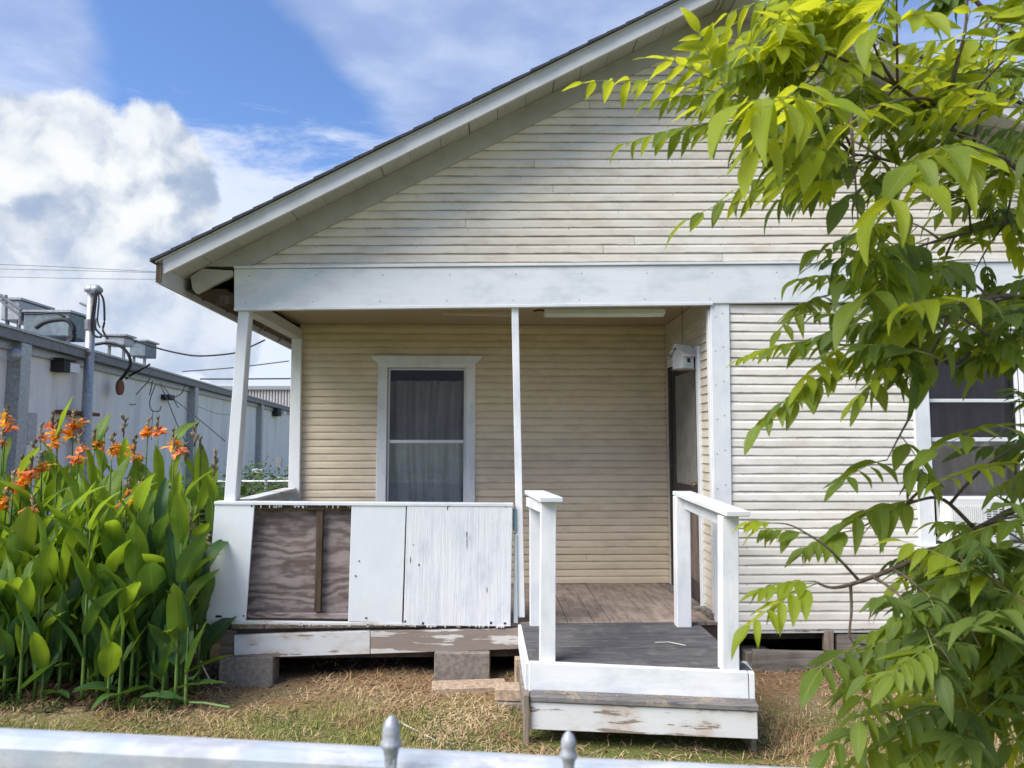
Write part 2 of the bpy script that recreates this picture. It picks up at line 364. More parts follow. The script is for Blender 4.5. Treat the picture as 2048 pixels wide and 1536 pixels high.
M['glass'] = glass('window_glass', (.92, .93, .95), .42)
M['screen'] = glass('insect_screen_glass', (.74, .74, .77), .16, .08)
M['curtain'] = plain('curtain_cloth', (.88, .86, .80), .9, var=.12, scale=3, bump=0)
M['curtain_brown'] = plain('blind_cloth', (.72, .60, .58), .9, var=.08, scale=3, bump=0)
M['room'] = plain('room_wall', (.10, .09, .085), .95)
M['straw_stick'] = plain('pale_stick', (.62, .58, .50), .8)
M['stem'] = plain('canna_stem', (.10, .17, .035), .5, var=.3, scale=10, bump=0)
M['stem_dry'] = plain('dry_bud_stem', (.22, .17, .10), .8, var=.4, scale=14, bump=0)
M['bark'] = plain('twig_bark', (.13, .095, .07), .8, var=.4, scale=40, bump=.5)
M['twig_green'] = plain('green_twig', (.22, .26, .07), .6, var=.3, scale=30)
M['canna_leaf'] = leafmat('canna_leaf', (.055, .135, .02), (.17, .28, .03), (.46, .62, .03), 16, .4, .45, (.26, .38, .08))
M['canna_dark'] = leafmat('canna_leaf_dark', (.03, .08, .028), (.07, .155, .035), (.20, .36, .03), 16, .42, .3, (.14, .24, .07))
M['leaf_young'] = leafmat('young_leaflet', (.19, .28, .02), (.34, .41, .03), (.80, .80, .03), 9, .45, .55)
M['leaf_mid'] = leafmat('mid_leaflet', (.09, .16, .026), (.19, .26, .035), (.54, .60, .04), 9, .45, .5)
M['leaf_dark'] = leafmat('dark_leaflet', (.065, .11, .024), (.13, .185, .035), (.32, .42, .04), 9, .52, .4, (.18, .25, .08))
def petal_mat(name, a, b):
    m, nt = mat(name); T = NT(nt)
    pos = T.n('ShaderNodeNewGeometry').outputs['Position']
    c = T.mix(T.ramp(T.noise(pos, 26, 3, .6), .35, .65), a, b)
    T.out(T.n('ShaderNodeMixShader', None, _0=.4, _1=T.n('ShaderNodeBsdfPrincipled', None, Base_Color=c, Roughness=.5).outputs[0], _2=T.n('ShaderNodeBsdfTranslucent', None, Color=c).outputs[0]).outputs[0])
    return m
M['petal'] = petal_mat('orange_petal', (.95, .28, .03), (.98, .58, .06))
M['petal_red'] = petal_mat('coral_petal', (.92, .24, .12), (.95, .42, .12))

# stucco of the neighbour
def stucco():
    m, nt = mat('stained_stucco'); T = NT(nt)
    pos = T.n('ShaderNodeNewGeometry').outputs['Position']
    st = T.noise(T.map(pos, (1, 1, .12)), 2.2, 5, .65)
    bl = T.noise(pos, 1.1, 5, .65)
    c = T.mix(T.ramp(st, .45, .75), (.86, .84, .80), (.66, .64, .61))
    c = T.mix(T.ramp(bl, .60, .66), c, (.80, .75, .70))
    T.out(T.n('ShaderNodeBsdfPrincipled', None, Base_Color=c, Roughness=.85).outputs[0]); return m
M['stucco'] = stucco()

def ground_mat():
    m, nt = mat('dry_yard_ground'); T = NT(nt)
    pos = T.n('ShaderNodeNewGeometry').outputs['Position']; sp = T.n('ShaderNodeSeparateXYZ', None, Vector=pos)
    g1 = T.noise(pos, 1.6, 5, .6); g2 = T.noise(pos, 40, 6, .7); g3 = T.noise(T.map(pos, (1, .35, 1), rot=(0, 0, .7)), 130, 4, .7)
    dirt = T.mix(T.ramp(g2, .3, .7), (.13, .075, .042), (.36, .225, .125))
    straw = T.mix(T.ramp(g3, .35, .65), (.12, .09, .045), (.36, .29, .16))
    gr = T.mix(T.ramp(g3, .3, .7), (.06, .075, .02), (.24, .25, .08))
    c = T.mix(T.ramp(g1, .40, .62), dirt, straw)
    yy = T.math('ADD', sp.outputs[1], T.math('MULTIPLY', T.math('SUBTRACT', g1, .5), 1.6))
    c = T.mix(T.math('SUBTRACT', 1.0, T.ramp(yy, 4.7, 5.3)), c, gr)
    under = T.math('MULTIPLY', T.ramp(sp.outputs[1], 5.75, 5.95), T.math('MULTIPLY', T.ramp(sp.outputs[0], -2.15, -1.95), T.math('SUBTRACT', 1.0, T.ramp(sp.outputs[1], 14.8, 15))))  # mask of the house footprint, for shade painted into the ground colour
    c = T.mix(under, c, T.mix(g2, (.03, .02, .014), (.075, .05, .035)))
    far = T.ramp(sp.outputs[1], 15, 20)
    c = T.mix(far, c, (.10, .12, .04))
    bp = T.n('ShaderNodeBump', None, Strength=.8, Distance=.02, Height=g2).outputs[0]
    T.out(T.n('ShaderNodeBsdfPrincipled', None, Base_Color=c, Roughness=.95, Normal=bp, Specular_IOR_Level=.1).outputs[0]); return m
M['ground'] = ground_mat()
def blade_mat(name, a, b, c3, tf=.25):
    m, nt = mat(name); T = NT(nt)
    pos = T.n('ShaderNodeNewGeometry').outputs['Position']
    f = T.noise(pos, 1.7, 4, .6); h = T.noise(pos, 70, 2, .5)
    c = T.mix(T.ramp(h, .3, .7), a, b); c = T.mix(T.ramp(f, .45, .65), c, T.mix(h, c3, tuple(x*1.5 for x in c3)))
    T.out(T.n('ShaderNodeMixShader', None, _0=tf, _1=T.n('ShaderNodeBsdfPrincipled', None, Base_Color=c, Roughness=.7, Specular_IOR_Level=.2).outputs[0], _2=T.n('ShaderNodeBsdfTranslucent', None, Color=c).outputs[0]).outputs[0]); return m
M['grass'] = blade_mat('short_grass', (.17, .17, .04), (.50, .46, .16), (.38, .31, .14))
M['straw'] = blade_mat('dry_straw', (.30, .19, .10), (.76, .58, .35), (.30, .185, .10), .1)
M['litter'] = blade_mat('leaf_litter', (.05, .03, .02), (.19, .12, .07), (.10, .07, .04), .1)
M['weed'] = blade_mat('weed_leaf', (.03, .07, .015), (.09, .16, .03), (.06, .11, .02), .3)

# ================================================================== SETTING
def gz(x, y):
    n = .018*math.sin(x*2.1+.5*y)+.014*math.sin(y*3.3+x*.7)+.010*math.sin(5.1*x-2.3*y)
    if abs(x) > 9 or y > 12 or y < 0: n *= .2
    bank = .05*max(0, min(1, (-2.0-x)/.6))*max(0, min(1, (y-5.0)/.4))*max(0, min(1, (9-y)/1))
    return n+bank+.055+.05*max(0, min(1, (y-4.4)/1.2))
def axis(lo, hi, step, far):
    a = list(np.arange(lo, hi+1e-6, step)); s = step
    l = []; v = lo
    while v > -far: s *= 1.5; v -= s; l.append(v)
    r = []; v = hi; s = step
    while v < far: s *= 1.5; v += s; r.append(v)
    return np.array(l[::-1]+a+r)
ax, ay = axis(-6, 5.5, .09, 700), axis(2.4, 9, .09, 700)
GX, GY = np.meshgrid(ax, ay, indexing='ij')
GZ = np.array([[gz(x, y) for y in ay] for x in ax])
idx = np.arange(GX.size).reshape(GX.shape)
fc = np.stack([idx[:-1, :-1], idx[1:, :-1], idx[1:, 1:], idx[:-1, 1:]], -1).reshape(-1, 4)
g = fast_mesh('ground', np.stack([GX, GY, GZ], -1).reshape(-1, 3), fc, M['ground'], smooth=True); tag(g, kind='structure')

# ================================================================== HOUSE
F, FB = 5.70, 7.25          # front wall plane, porch back wall plane
FL, CEIL = .50, 3.05        # porch floor, ceiling
XA = 1.876                  # ridge
XL, XR = -1.99, 5.56        # outer walls
XS = 1.76                   # porch side wall with the door
RB = 15.0                   # back of the house
SL, SR, ZA = .532, .47, 5.42
def zs(x): return ZA-(SL if x < XA else SR)*abs(x-XA)      # underside of roof deck
XE = -2.42                                 # eave
house = empty('wooden_house', (XA, F, 0), 'old cream clapboard house with white trim, open corner porch and sagging left eave', 'house')
def wallx(z, side):    # where the roof underside cuts height z
    return XA-(ZA-z)/SL if side < 0 else XA+(ZA-z)/SR

def lap(x0, x1, z0, z1, Y, m, seg=None, xa=None, xb=None, name='siding_board', tilt=.013, sag=0):
    """one clapboard facing -y: bottom edge proud, slightly wavy; xa/xb = ends at the top edge"""
    xa = x0 if xa is None else xa; xb = x1 if xb is None else xb
    L = x1-x0; n = seg or max(2, min(14, int(L/.3))); b = MB(); vs_ = []
    for i in range(n+1):
        t = i/n; xl = x0+L*t; xt = xa+(xb-xa)*t
        w = (noise.noise((xl*1.3, z0*9, 3.1))*.0055); w2 = noise.noise((xl*2.1, z0*13, 8.1))*.004
        dz = sag*xl
        b.uv += [(xl, .0), (xt, 1), (xl, .0), (xt, 1), (xl, .62)]
        xm = xl+(xt-xl)*.6; zm = z0+(z1-z0)*.62
        vs_ += [(xl, Y-tilt-w2, z0+w+dz), (xt, Y-.001, z1+.006+dz), (xl, Y+.004, z0+w+dz), (xt, Y+.006, z1+.006+dz), (xm, Y-tilt*.88-w2, zm+dz)]
    fs = []
    for i in range(n):
        a = 5*i; c = a+5
        fs += [(a, c, c+4, a+4), (a+4, c+4, c+1, a+1), (a+2, c+2, c, a), (a+3, a+1, c+1, c+3)]
    fs += [(0, 4, 1, 3, 2), (5*n+4, 5*n, 5*n+2, 5*n+3, 5*n+1)]
    uvs = b.uv; b.uv = []
    return b.add(vs_, fs, uvs).build(name, m, house)
LAP = .0702
# gable
z0 = 3.225; k = 0
SAG = .0088    # the front framing has settled towards the left corner
while z0 < 5.3:
    z1 = z0+LAP*(1.0 if k % 2 else 1.0)
    l0, r0 = wallx(z0, -1)+.05, wallx(z0, 1)-.05; l1, r1 = wallx(z1, -1)+.05, wallx(z1, 1)-.05
    if l1 < r1-.1:
        l0 = max(l0, XL+.02); l1 = max(l1, XL+.02); r0 = min(r0, XR-.02); r1 = min(r1, XR-.02)
        cuts = [l0+.001]
        cuts += {0: [-.6, 1.86], 1: [1.86], 2: [.9], 3: [1.15, 2.9], 5: [-.2], 7: [2.1], 9: [.5], 12: [.35], 14: [1.6], 16: [1.9], 19: [.8], 21: [1.2]}.get(k, [])
        cuts.append(r0)
        for q in range(len(cuts)-1):
            a, b_ = cuts[q], cuts[q+1]
            lap(a+(.0015 if q else 0), b_-(.0015 if q < len(cuts)-2 else 0), z0, z1, F+.0, M['siding_gable'], xa=(l1 if q == 0 else a+.0015), xb=(r1 if q == len(cuts)-2 else b_-.0015), sag=.0125, tilt=.013 if k % 2 else .016)
    z0 = z1; k += 1
# front wall right of the porch, with window hole
WX0, WX1, WZ0, WZ1 = 3.476, 4.236, 1.10, 2.62
z0 = .435; k = 0
while z0 < 2.95:
    z1 = z0+LAP
    lo, hi = XS+.12, XR-.1
    if z1 > WZ0-.02 and z0 < WZ1+.04:
        lap(lo, WX0-.02, z0, z1, F, M['siding_front'], tilt=.013 if k % 2 else .016); lap(WX1+.02, hi, z0, z1, F, M['siding_front'])
    elif k % 5 == 2:
        cx = lo+(hi-lo)*(.12+.5*((k*37) % 100)/100); lap(lo, cx-.0015, z0, z1, F, M['siding_front'], tilt=.014); lap(cx+.0015, hi, z0, z1-.001, F, M['siding_front'], tilt=.017)
    else: lap(lo, hi, z0, z1, F, M['siding_front'], tilt=.013 if k % 2 else .016)
    z0 = z1; k += 1
# porch back wall, with window hole
BX0, BX1, BZ0, BZ1 = P(775, 800, FB).x, P(932, 800, FB).x, 1.16, P(850, 736, FB).z
z0 = FL+.004; k = 0
while z0 < CEIL-.01:
    z1 = min(z0+LAP, CEIL-.002)
    lo, hi = XL+.10, XS-.004
    kw = dict(tilt=.013 if k % 2 else .016)
    if z1 > BZ0-.02 and z0 < BZ1+.02:
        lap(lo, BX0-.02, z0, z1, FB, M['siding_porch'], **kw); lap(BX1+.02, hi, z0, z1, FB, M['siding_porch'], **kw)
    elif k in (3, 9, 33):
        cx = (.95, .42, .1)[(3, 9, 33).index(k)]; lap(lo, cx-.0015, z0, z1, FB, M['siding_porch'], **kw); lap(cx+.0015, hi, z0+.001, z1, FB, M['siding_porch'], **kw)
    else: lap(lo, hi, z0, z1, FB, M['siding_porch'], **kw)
    z0 = z1; k += 1
# porch side wall (faces -x), with door hole
DY0, DY1, DZ1 = 6.08, 6.98, 2.60
def lap_side(y0, y1, z0, z1, X, m):
    n = 2; vs_ = []
    for i in range(n+1):
        y = y0+(y1-y0)*i/n; w = noise.noise((y*3, z0*9, 1))*.003
        vs_ += [(X-.014, y, z0+w), (X-.001, y, z1+.006), (X+.004, y, z0+w), (X+.006, y, z1+.006)]
    fs = []
    for i in range(n):
        a = 4*i; c = a+4; fs += [(a+1, c+1, c, a), (a, c, c+2, a+2), (a+3, a+2, c+2, c+3)]
    fs += [(0, 2, 3, 1), (4*n+1, 4*n+3, 4*n+2, 4*n)]
    MB().add(vs_, fs).build('siding_board', m, house)
z0 = FL+.01
while z0 < CEIL-.01:
    z1 = min(z0+LAP, CEIL-.002)
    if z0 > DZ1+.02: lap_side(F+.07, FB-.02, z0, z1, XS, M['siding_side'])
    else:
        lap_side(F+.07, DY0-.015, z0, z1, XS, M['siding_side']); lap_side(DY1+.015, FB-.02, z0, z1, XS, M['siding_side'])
    z0 = z1
# backing sheathing so no gaps show daylight
b = MB(); b.poly([(XL+.03, F+.008, 3.17), (XR-.03, F+.008, 3.17), (XR-.03, F+.008, zs(XR-.03)-.01), (XA, F+.008, zs(XA)-.01), (XL+.03, F+.008, zs(XL+.03)-.01)], .03); b.build('gable_sheathing', M['room'], house)
def wall_hole(Y, x0, x1, z0, z1, hx0, hx1, hz0, hz1, th, name):
    b = MB(); b.box(x0, hx0, Y, Y+th, z0, z1); b.box(hx1, x1, Y, Y+th, z0, z1); b.box(hx0, hx1, Y, Y+th, hz1, z1); b.box(hx0, hx1, Y, Y+th, z0, hz0)
    return b.build(name, M['room'], house)
wall_hole(F+.008, XS+.01, XR-.02, .42, 3.03, WX0, WX1, WZ0, WZ1, .09, 'front_sheathing')
wall_hole(FB+.008, XL+.05, XS-.01, FL, CEIL, BX0, BX1, BZ0, BZ1, .09, 'porch_sheathing')
b = MB(); b.box(XS+.008, XS+.09, F+.1, DY0, FL-.02, 3.02); b.box(XS+.008, XS+.09, DY1, FB+.2, FL-.02, 3.02); b.box(XS+.008, XS+.09, DY0, DY1, DZ1, 3.02); b.build('side_sheathing', M['room'], house)
# side walls, back wall, inner floor and ceiling
def sidewall(X, y0, y1, z0, z1, d, name):
    b = MB(); z = z0; vs_ = []
    prof = []
    while z < z1: prof += [(X+d*.014, z), (X, min(z+LAP, z1))]; z += LAP
    for (x, zz) in prof: vs_ += [(x, y0, zz), (x, y1, zz)]
    fs = [(2*i, 2*i+1, 2*i+3, 2*i+2) for i in range(len(prof)-1)]
    return b.add(vs_, fs).build(name, M['siding_side'], house)
sidewall(XL+.03, FB+.02, RB-.4, .42, 3.05, -1, 'left_wall'); sidewall(XR, F+.02, RB-.4, .42, 3.05, 1, 'right_wall')
b = MB(); b.box(XL+.06, XR-.03, RB-.42, RB-.40, .42, 3.1); b.build('rear_wall', M['siding_side'], house)
b = MB(); b.box(XL+.08, XR-.03, FB+.12, RB-.45, .33, .42); b.box(XS+.1, XR-.03, F+.12, FB+.1, .33, .42); b.build('inner_floor', M['darkwood'], house)
b = MB(); b.box(XL+.08, XR-.03, FB+.12, RB-.45, 3.07, 3.10); b.box(XS+.1, XR-.03, F+.12, FB+.1, 3.07, 3.10); b.build('inner_ceiling', M['room'], house)
# porch ceiling + floor
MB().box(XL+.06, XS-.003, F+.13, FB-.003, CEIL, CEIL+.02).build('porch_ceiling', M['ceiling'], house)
xs_ = [XL+.04, -1.7, -1.4, -1.1, -.8, -.5, -.2, .1, .4, .60, .80, .93, 1.66, 1.75]
for i in range(len(xs_)-1):
    MB().box(xs_[i]+.003, xs_[i+1]-.003, F-.01, FB-.002, FL-.03, FL-noise.noise((i*3.3, 0, 0))*.004).build('floor_board', M['plywood_floor'], house, bevel=.003)
sx = [P(px, 1252, F-.02).x for px in (1052, 1110, 1182, 1260, 1338, 1352)]
for i in range(len(sx)-1):
    MB().box(sx[i]+.002, sx[i+1]-.002, F-.05, F-.013, FL-.045, FL-.006+.003*(i % 2)).build('nosing_board', M['treadgrey'], house, bevel=.003)
MB().box(XL+.05, XS+.1, F+.0, F+.05, .25, FL-.032).build('floor_joist', M['darkwood'], house)
for yy in (6.2, 6.7): MB().box(XL+.1, XR-.1, yy, yy+.05, .24, FL-.034).build('floor_joist', M['darkwood'], house)
MB().box(XL+.03, XR-.05, 9.2, 9.25, -.05, .42).build('crawlspace_blocker', M['darkwood'], house)  # added sheets below the floor, shutting light out of the crawlspace
MB().box(XL+.1, XR-.1, 6.55, 6.6, -.05, .44).build('crawlspace_blocker', M['darkwood'], house)  # inner dark sheet added close behind the porch front to keep the gap black
MB().box(XL-.02, XL+.02, 6.1, RB-.5, -.05, .40).build('crawlspace_blocker', M['oldwood'], house)
MB().box(XR-.06, XR-.02, 5.8, RB-.5, .02, .40).build('crawlspace_blocker', M['oldwood'], house)

# frieze beam over the porch
def px_slab(name, pts, Y, th, m, parent=house, bevel=.003):
    """pts: bl, br, tr, tl in photograph pixels on plane Y"""
    return MB().slab([P(x, y, Y) for x, y in pts], th).build(name, m, parent, bevel=bevel)
YF = F-.045
tl, bl_ = P(468, 538, YF), P(468, 618, YF); tr = P(1750, 527, YF); br = P(1430, 607, YF)
def ext(a, b, X): t = (X-a.x)/(b.x-a.x); return a+(b-a)*t
frz = MB().slab([bl_, ext(bl_, br, XR), ext(tl, tr, XR), tl], .042).build('frieze_board', M['white_x'], house, bevel=.004)
MB().slab([tl+Vector((0, -.015, .002)), ext(tl, tr, XR)+Vector((0, -.015, .002)), ext(tl, tr, XR)+Vector((0, -.015, .022)), tl+Vector((0, -.015, .022))], .06).build('drip_cap', M['white_x'], house, bevel=.003)
bt0, bt1 = bl_, ext(bl_, br, XS)
MB().slab([bt0+Vector((.02, .045, .012)), bt1+Vector((0, .045, .012)), bt1+Vector((0, .045, .2)), bt0+Vector((.02, .045, .2))], .10).build('porch_beam', M['white'], house)
MB().slab([bt0+Vector((.0, -.006, -.012)), bt1+Vector((0, -.006, -.012)), bt1+Vector((0, -.006, .01)), bt0+Vector((.0, -.006, .01))], .048).build('beam_strip', M['white_x'], house, bevel=.002)
# side beam on the left
a, c = P(507, 628, F+.1), P(603, 680, FB-.05)
MB().beam((a.x-.05, F+.15, a.z+.06), (c.x-.05, FB-.02, c.z+.06), .10, .10).build('side_beam', M['white_barge'], house, bevel=.004)
MB().beam((a.x-.12, F+.15, a.z+.20), (c.x-.12, FB-.02, c.z+.20), .04, .18).build('side_frieze', M['darkwood'], house)
# corner posts
def post(name, top, bot, Y, depth, m, extra=0):
    (x0, x1, yt), (u0, u1, yb) = top, bot
    q = [P(u0, yb, Y), P(u1, yb, Y), P(x1, yt, Y), P(x0, yt, Y)]
    return MB().slab(q, depth).build(name, m, house, bevel=.005)
post('porch_post', (477, 499, 612), (447, 470, 1012), F-.02, .105, M['white_z'])
q = [P(1023, 612, F-.02), P(1037, 612, F-.02)]; q2 = [P(1036, 1235, F-.02), P(1050, 1235, F-.02)]
MB().slab([q2[0], q2[1], q[1], q[0]], .05).build('porch_post', M['white_z'], house, bevel=.003)
post('porch_post', (583, 603, 676), (572, 597, 1165), FB-.07, .05, M['white_z'])
cb = [P(1432, 1245, F-.03), P(1467, 1245, F-.03), P(1459, 606, F-.03), P(1421, 606, F-.03)]
MB().slab(cb, .03).build('corner_board', M['white_z'], house, bevel=.004)
MB().box(cb[0].x+.004, cb[0].x+.032, F+.001, F+.068, FL, 2.93).build('corner_board', M['white_z'], house, bevel=.003)
# rake trim boards on the gable wall
for s in (-1, 1):
    pts = []
    e = XL+.0 if s < 0 else XR+.2
    b = MB()
    q = [(e, zs(e)-.002), (XA, zs(XA)-.002), (XA, zs(XA)-.18), (e, zs(e)-.18)]
    if s < 0:
        zt = tl.z+.024; xq = XA-(ZA-.18-zt)/SL; xtop = XA-(ZA-.002-zt)/SL
        q = [(xtop, zt), (xq, zt), (XA-.0005, zs(XA)-.18), (XA-.0005, zs(XA)-.002)]
    else: q = [(XA+.0005, zs(XA)-.18), (e, zs(e)-.18), (e, zs(e)-.002), (XA+.0005, zs(XA)-.002)]
    b.poly([(x, F-.034, z) for x, z in q], .030).build('rake_trim', M['white_soffit'], house)
b = MB()
def nail(x, y, z, r_=.0042):
    b.poly([(x+r_*math.cos(t), y, z+r_*math.sin(t)) for t in (0, 1.05, 2.1, 3.14, 4.19, 5.24)], .002)
for k_ in range(9):
    zz_ = .7+k_*.27; xx_ = cb[0].x+(cb[3].x-cb[0].x)*(zz_-.5)/2.5
    nail(xx_+.03+.004*(k_ % 3), F-.0325, zz_); nail(xx_+.095, F-.0325, zz_+.03)
for k_ in range(14):
    xx_ = -1.9+k_*.52; zz_ = bl_.z+(xx_-bl_.x)*.014
    nail(xx_, YF-.0015, zz_+.05); nail(xx_+.02, YF-.0015, zz_+.26)
for zz_ in np.arange(.47, 2.9, LAP*2):
    for xx_ in np.arange(2.0, 5.4, .406):
        if not (3.3 < xx_ < 4.4): nail(xx_+random.uniform(-.02, .02), F-.0165, zz_+.025, .0028)
for zz_ in np.arange(3.26, 5.0, LAP*2):
    for xx_ in np.arange(-1.8, 5.4, .406):
        if zs(xx_)-.25 > zz_+.0125*xx_: nail(xx_+random.uniform(-.02, .02), F-.0165, zz_+.0125*xx_+.02, .0028)
o = b.build('nail_heads', M['stud'], house); o['kind'] = 'stuff'
# rafter tail beside the frieze
MB().poly([P(x, y, F-.03) for x, y in ((392, 587), (466, 551), (466, 541), (404, 537), (381, 553), (384, 577))], .045).build('rafter_tail', M['white_soffit'], house, bevel=.003)
MB().poly([P(x, y, F-.025) for x, y in ((430, 611), (467, 606), (467, 592), (440, 590))], .04).build('rafter_tail', M['stud'], house)

# roof: deck boards (their joints show in the overhang), bargeboards, shingles
OV = .40
XE2 = 2*XA-XE
def deckboard(xa, xb, y0, y1, name, m, th=.02, up=0):
    za, zb = zs(xa)+up, zs(xb)+up
    return MB().hexa([(xa, y0, za), (xb, y0, zb), (xb, y0, zb+th), (xa, y0, za+th), (xa, y1, za), (xb, y1, zb), (xb, y1, zb+th), (xa, y1, za+th)]).build(name, m, house)
step = .222
for s in (-1, 1):
    x = XE+.03; i = 0
    while x < XA-.001:
        x2 = min(x+step*(1+.12*noise.noise((i*2.2, s, 0))), XA); gap = .004 if i % 3 else .008
        a_, b_ = (x, x2-gap) if s < 0 else (2*XA-x2+gap, 2*XA-x)
        deckboard(a_, b_, F-OV+.03, F+.3, 'soffit_board', M['white_soffit'], up=-.0 + .003*noise.noise((i*5.2, s, 4)))
        x = x2; i += 1
    e = XE+.02
    a_, b_ = (e, XA) if s < 0 else (XA, 2*XA-e)
    deckboard(a_, b_, F+.302, RB, 'roof_deck', M['darkwood'])
    deckboard(a_, b_, F-OV+.02, F+.3, 'roof_underlay', M['darkwood'], th=.004, up=.024)
# barge boards
for s in (-1, 1):
    def X(x): return x if s < 0 else 2*XA-x
    b = MB(); e = XE+.035; n = 14; pts_b = []; pts_t = []
    vs_ = []
    for i in range(n+1):
        x = e+(XA-e)*i/n; w = .004*noise.noise((x*1.1, 5, s))
        z = zs(X(x))
        vs_ += [(X(x), F-OV-.005, z-.068+w), (X(x), F-OV-.005, z+.042+w*.5), (X(x), F-OV+.022, z-.068+w), (X(x), F-OV+.022, z+.042+w*.5)]
    fs = []
    for i in range(n):
        a = 4*i; c = a+4
        fs += [(a, c, c+1, a+1), (a+2, a+3, c+3, c+2), (a+1, c+1, c+3, a+3), (a, a+2, c+2, c)]
    fs += [(0, 1, 3, 2), (4*n, 4*n+2, 4*n+3, 4*n+1)]
    b.add(vs_, fs).build('barge_board', M['white_barge'], house)
    # thin upper trim strip
    b = MB(); za = zs(XE+.0)
    b.hexa([(X(XE-.012), F-OV-.022, zs(X(XE-.012))+.040), (X(XA), F-OV-.022, zs(XA)+.040), (X(XA), F-OV-.022, zs(XA)+.052), (X(XE-.012), F-OV-.022, zs(X(XE-.012))+.052),
            (X(XE-.012), F-OV+.03, zs(X(XE-.012))+.040), (X(XA), F-OV+.03, zs(XA)+.040), (X(XA), F-OV+.03, zs(XA)+.052), (X(XE-.012), F-OV+.03, zs(X(XE-.012))+.052)]).build('rake_strip', M['white_barge'], house)
    # shingle courses, seen edge on
    x = XE-.04; i = 0
    while x < XA:
        x2 = min(x+.145, XA+.01); yo = F-OV-.045+.014*noise.noise((i*1.7, s*3, 0)); th = .014+.005*noise.noise((i*2.9, s, 9))
        za, zb = zs(X(x))+.056, zs(X(x2+.04))+.052
        zc, zd = za+.018+th*.3, zb+.016
        pts = [(x, za), (x2+.04, zb), (x2+.04, zd), (x, zc)]
        v8 = [(X(px_), yo, pz) for px_, pz in pts]+[(X(px_), RB+.1, pz) for px_, pz in pts]
        MB().hexa(v8).build('shingle', M['shingle'], house)
        x = x2; i += 1
# eave fascia (left), rafters
zf = zs(XE)
b = MB(); vs_ = []; n = 10
for i in range(n+1):
    y = F-OV+.0+(RB-F+OV)*i/n; sg = -.02*math.sin(i/n*3.1)
    vs_ += [(XE-.0, y, 3.02+sg), (XE-.0, y, zf+.045+sg), (XE+.024, y, 3.02+sg), (XE+.024, y, zf+.045+sg)]
fs = []
for i in range(n):
    a = 4*i; c = a+4; fs += [(a, a+1, c+1, c), (a+2, c+2, c+3, a+3), (a+1, a+3, c+3, c+1), (a, c, c+2, a+2)]
fs += [(0, 2, 3, 1), (4*n, 4*n+1, 4*n+3, 4*n+2)]
b.add(vs_, fs).build('eave_fascia', M['white_barge'], house)
MB().box(XE-.004, XE+.034, F-OV-.018, F-OV-.007, 3.025, zf+.035).build('fascia_end', M['stud'], house)
y = F+.35
while y < RB:
    x0, x1 = XE+.03, XL+.06
    MB().hexa([(x0, y, zs(x0)-.10), (x1, y, zs(x1)-.12), (x1, y, zs(x1)-.004), (x0, y, zs(x0)-.004), (x0, y+.045, zs(x0)-.10), (x1, y+.045, zs(x1)-.12), (x1, y+.045, zs(x1)-.004), (x0, y+.045, zs(x0)-.004)]).build('rafter', M['darkwood'], house)
    y += .55
MB().box(XL+.02, XL+.05, F+.02, FB, 3.0, zs(XL)-.01).build('eave_blocking', M['darkwood'], house)
MB().box(XE+.03, XE+.35, F+.02, RB, 3.06, 3.072).build('eave_lath', M['darkwood'], house)
MB().box(2*XA-XE-.024, 2*XA-XE, F-OV, RB, zs(2*XA-XE)-.12, zs(2*XA-XE)+.045).build('eave_fascia', M['white_barge'], house)

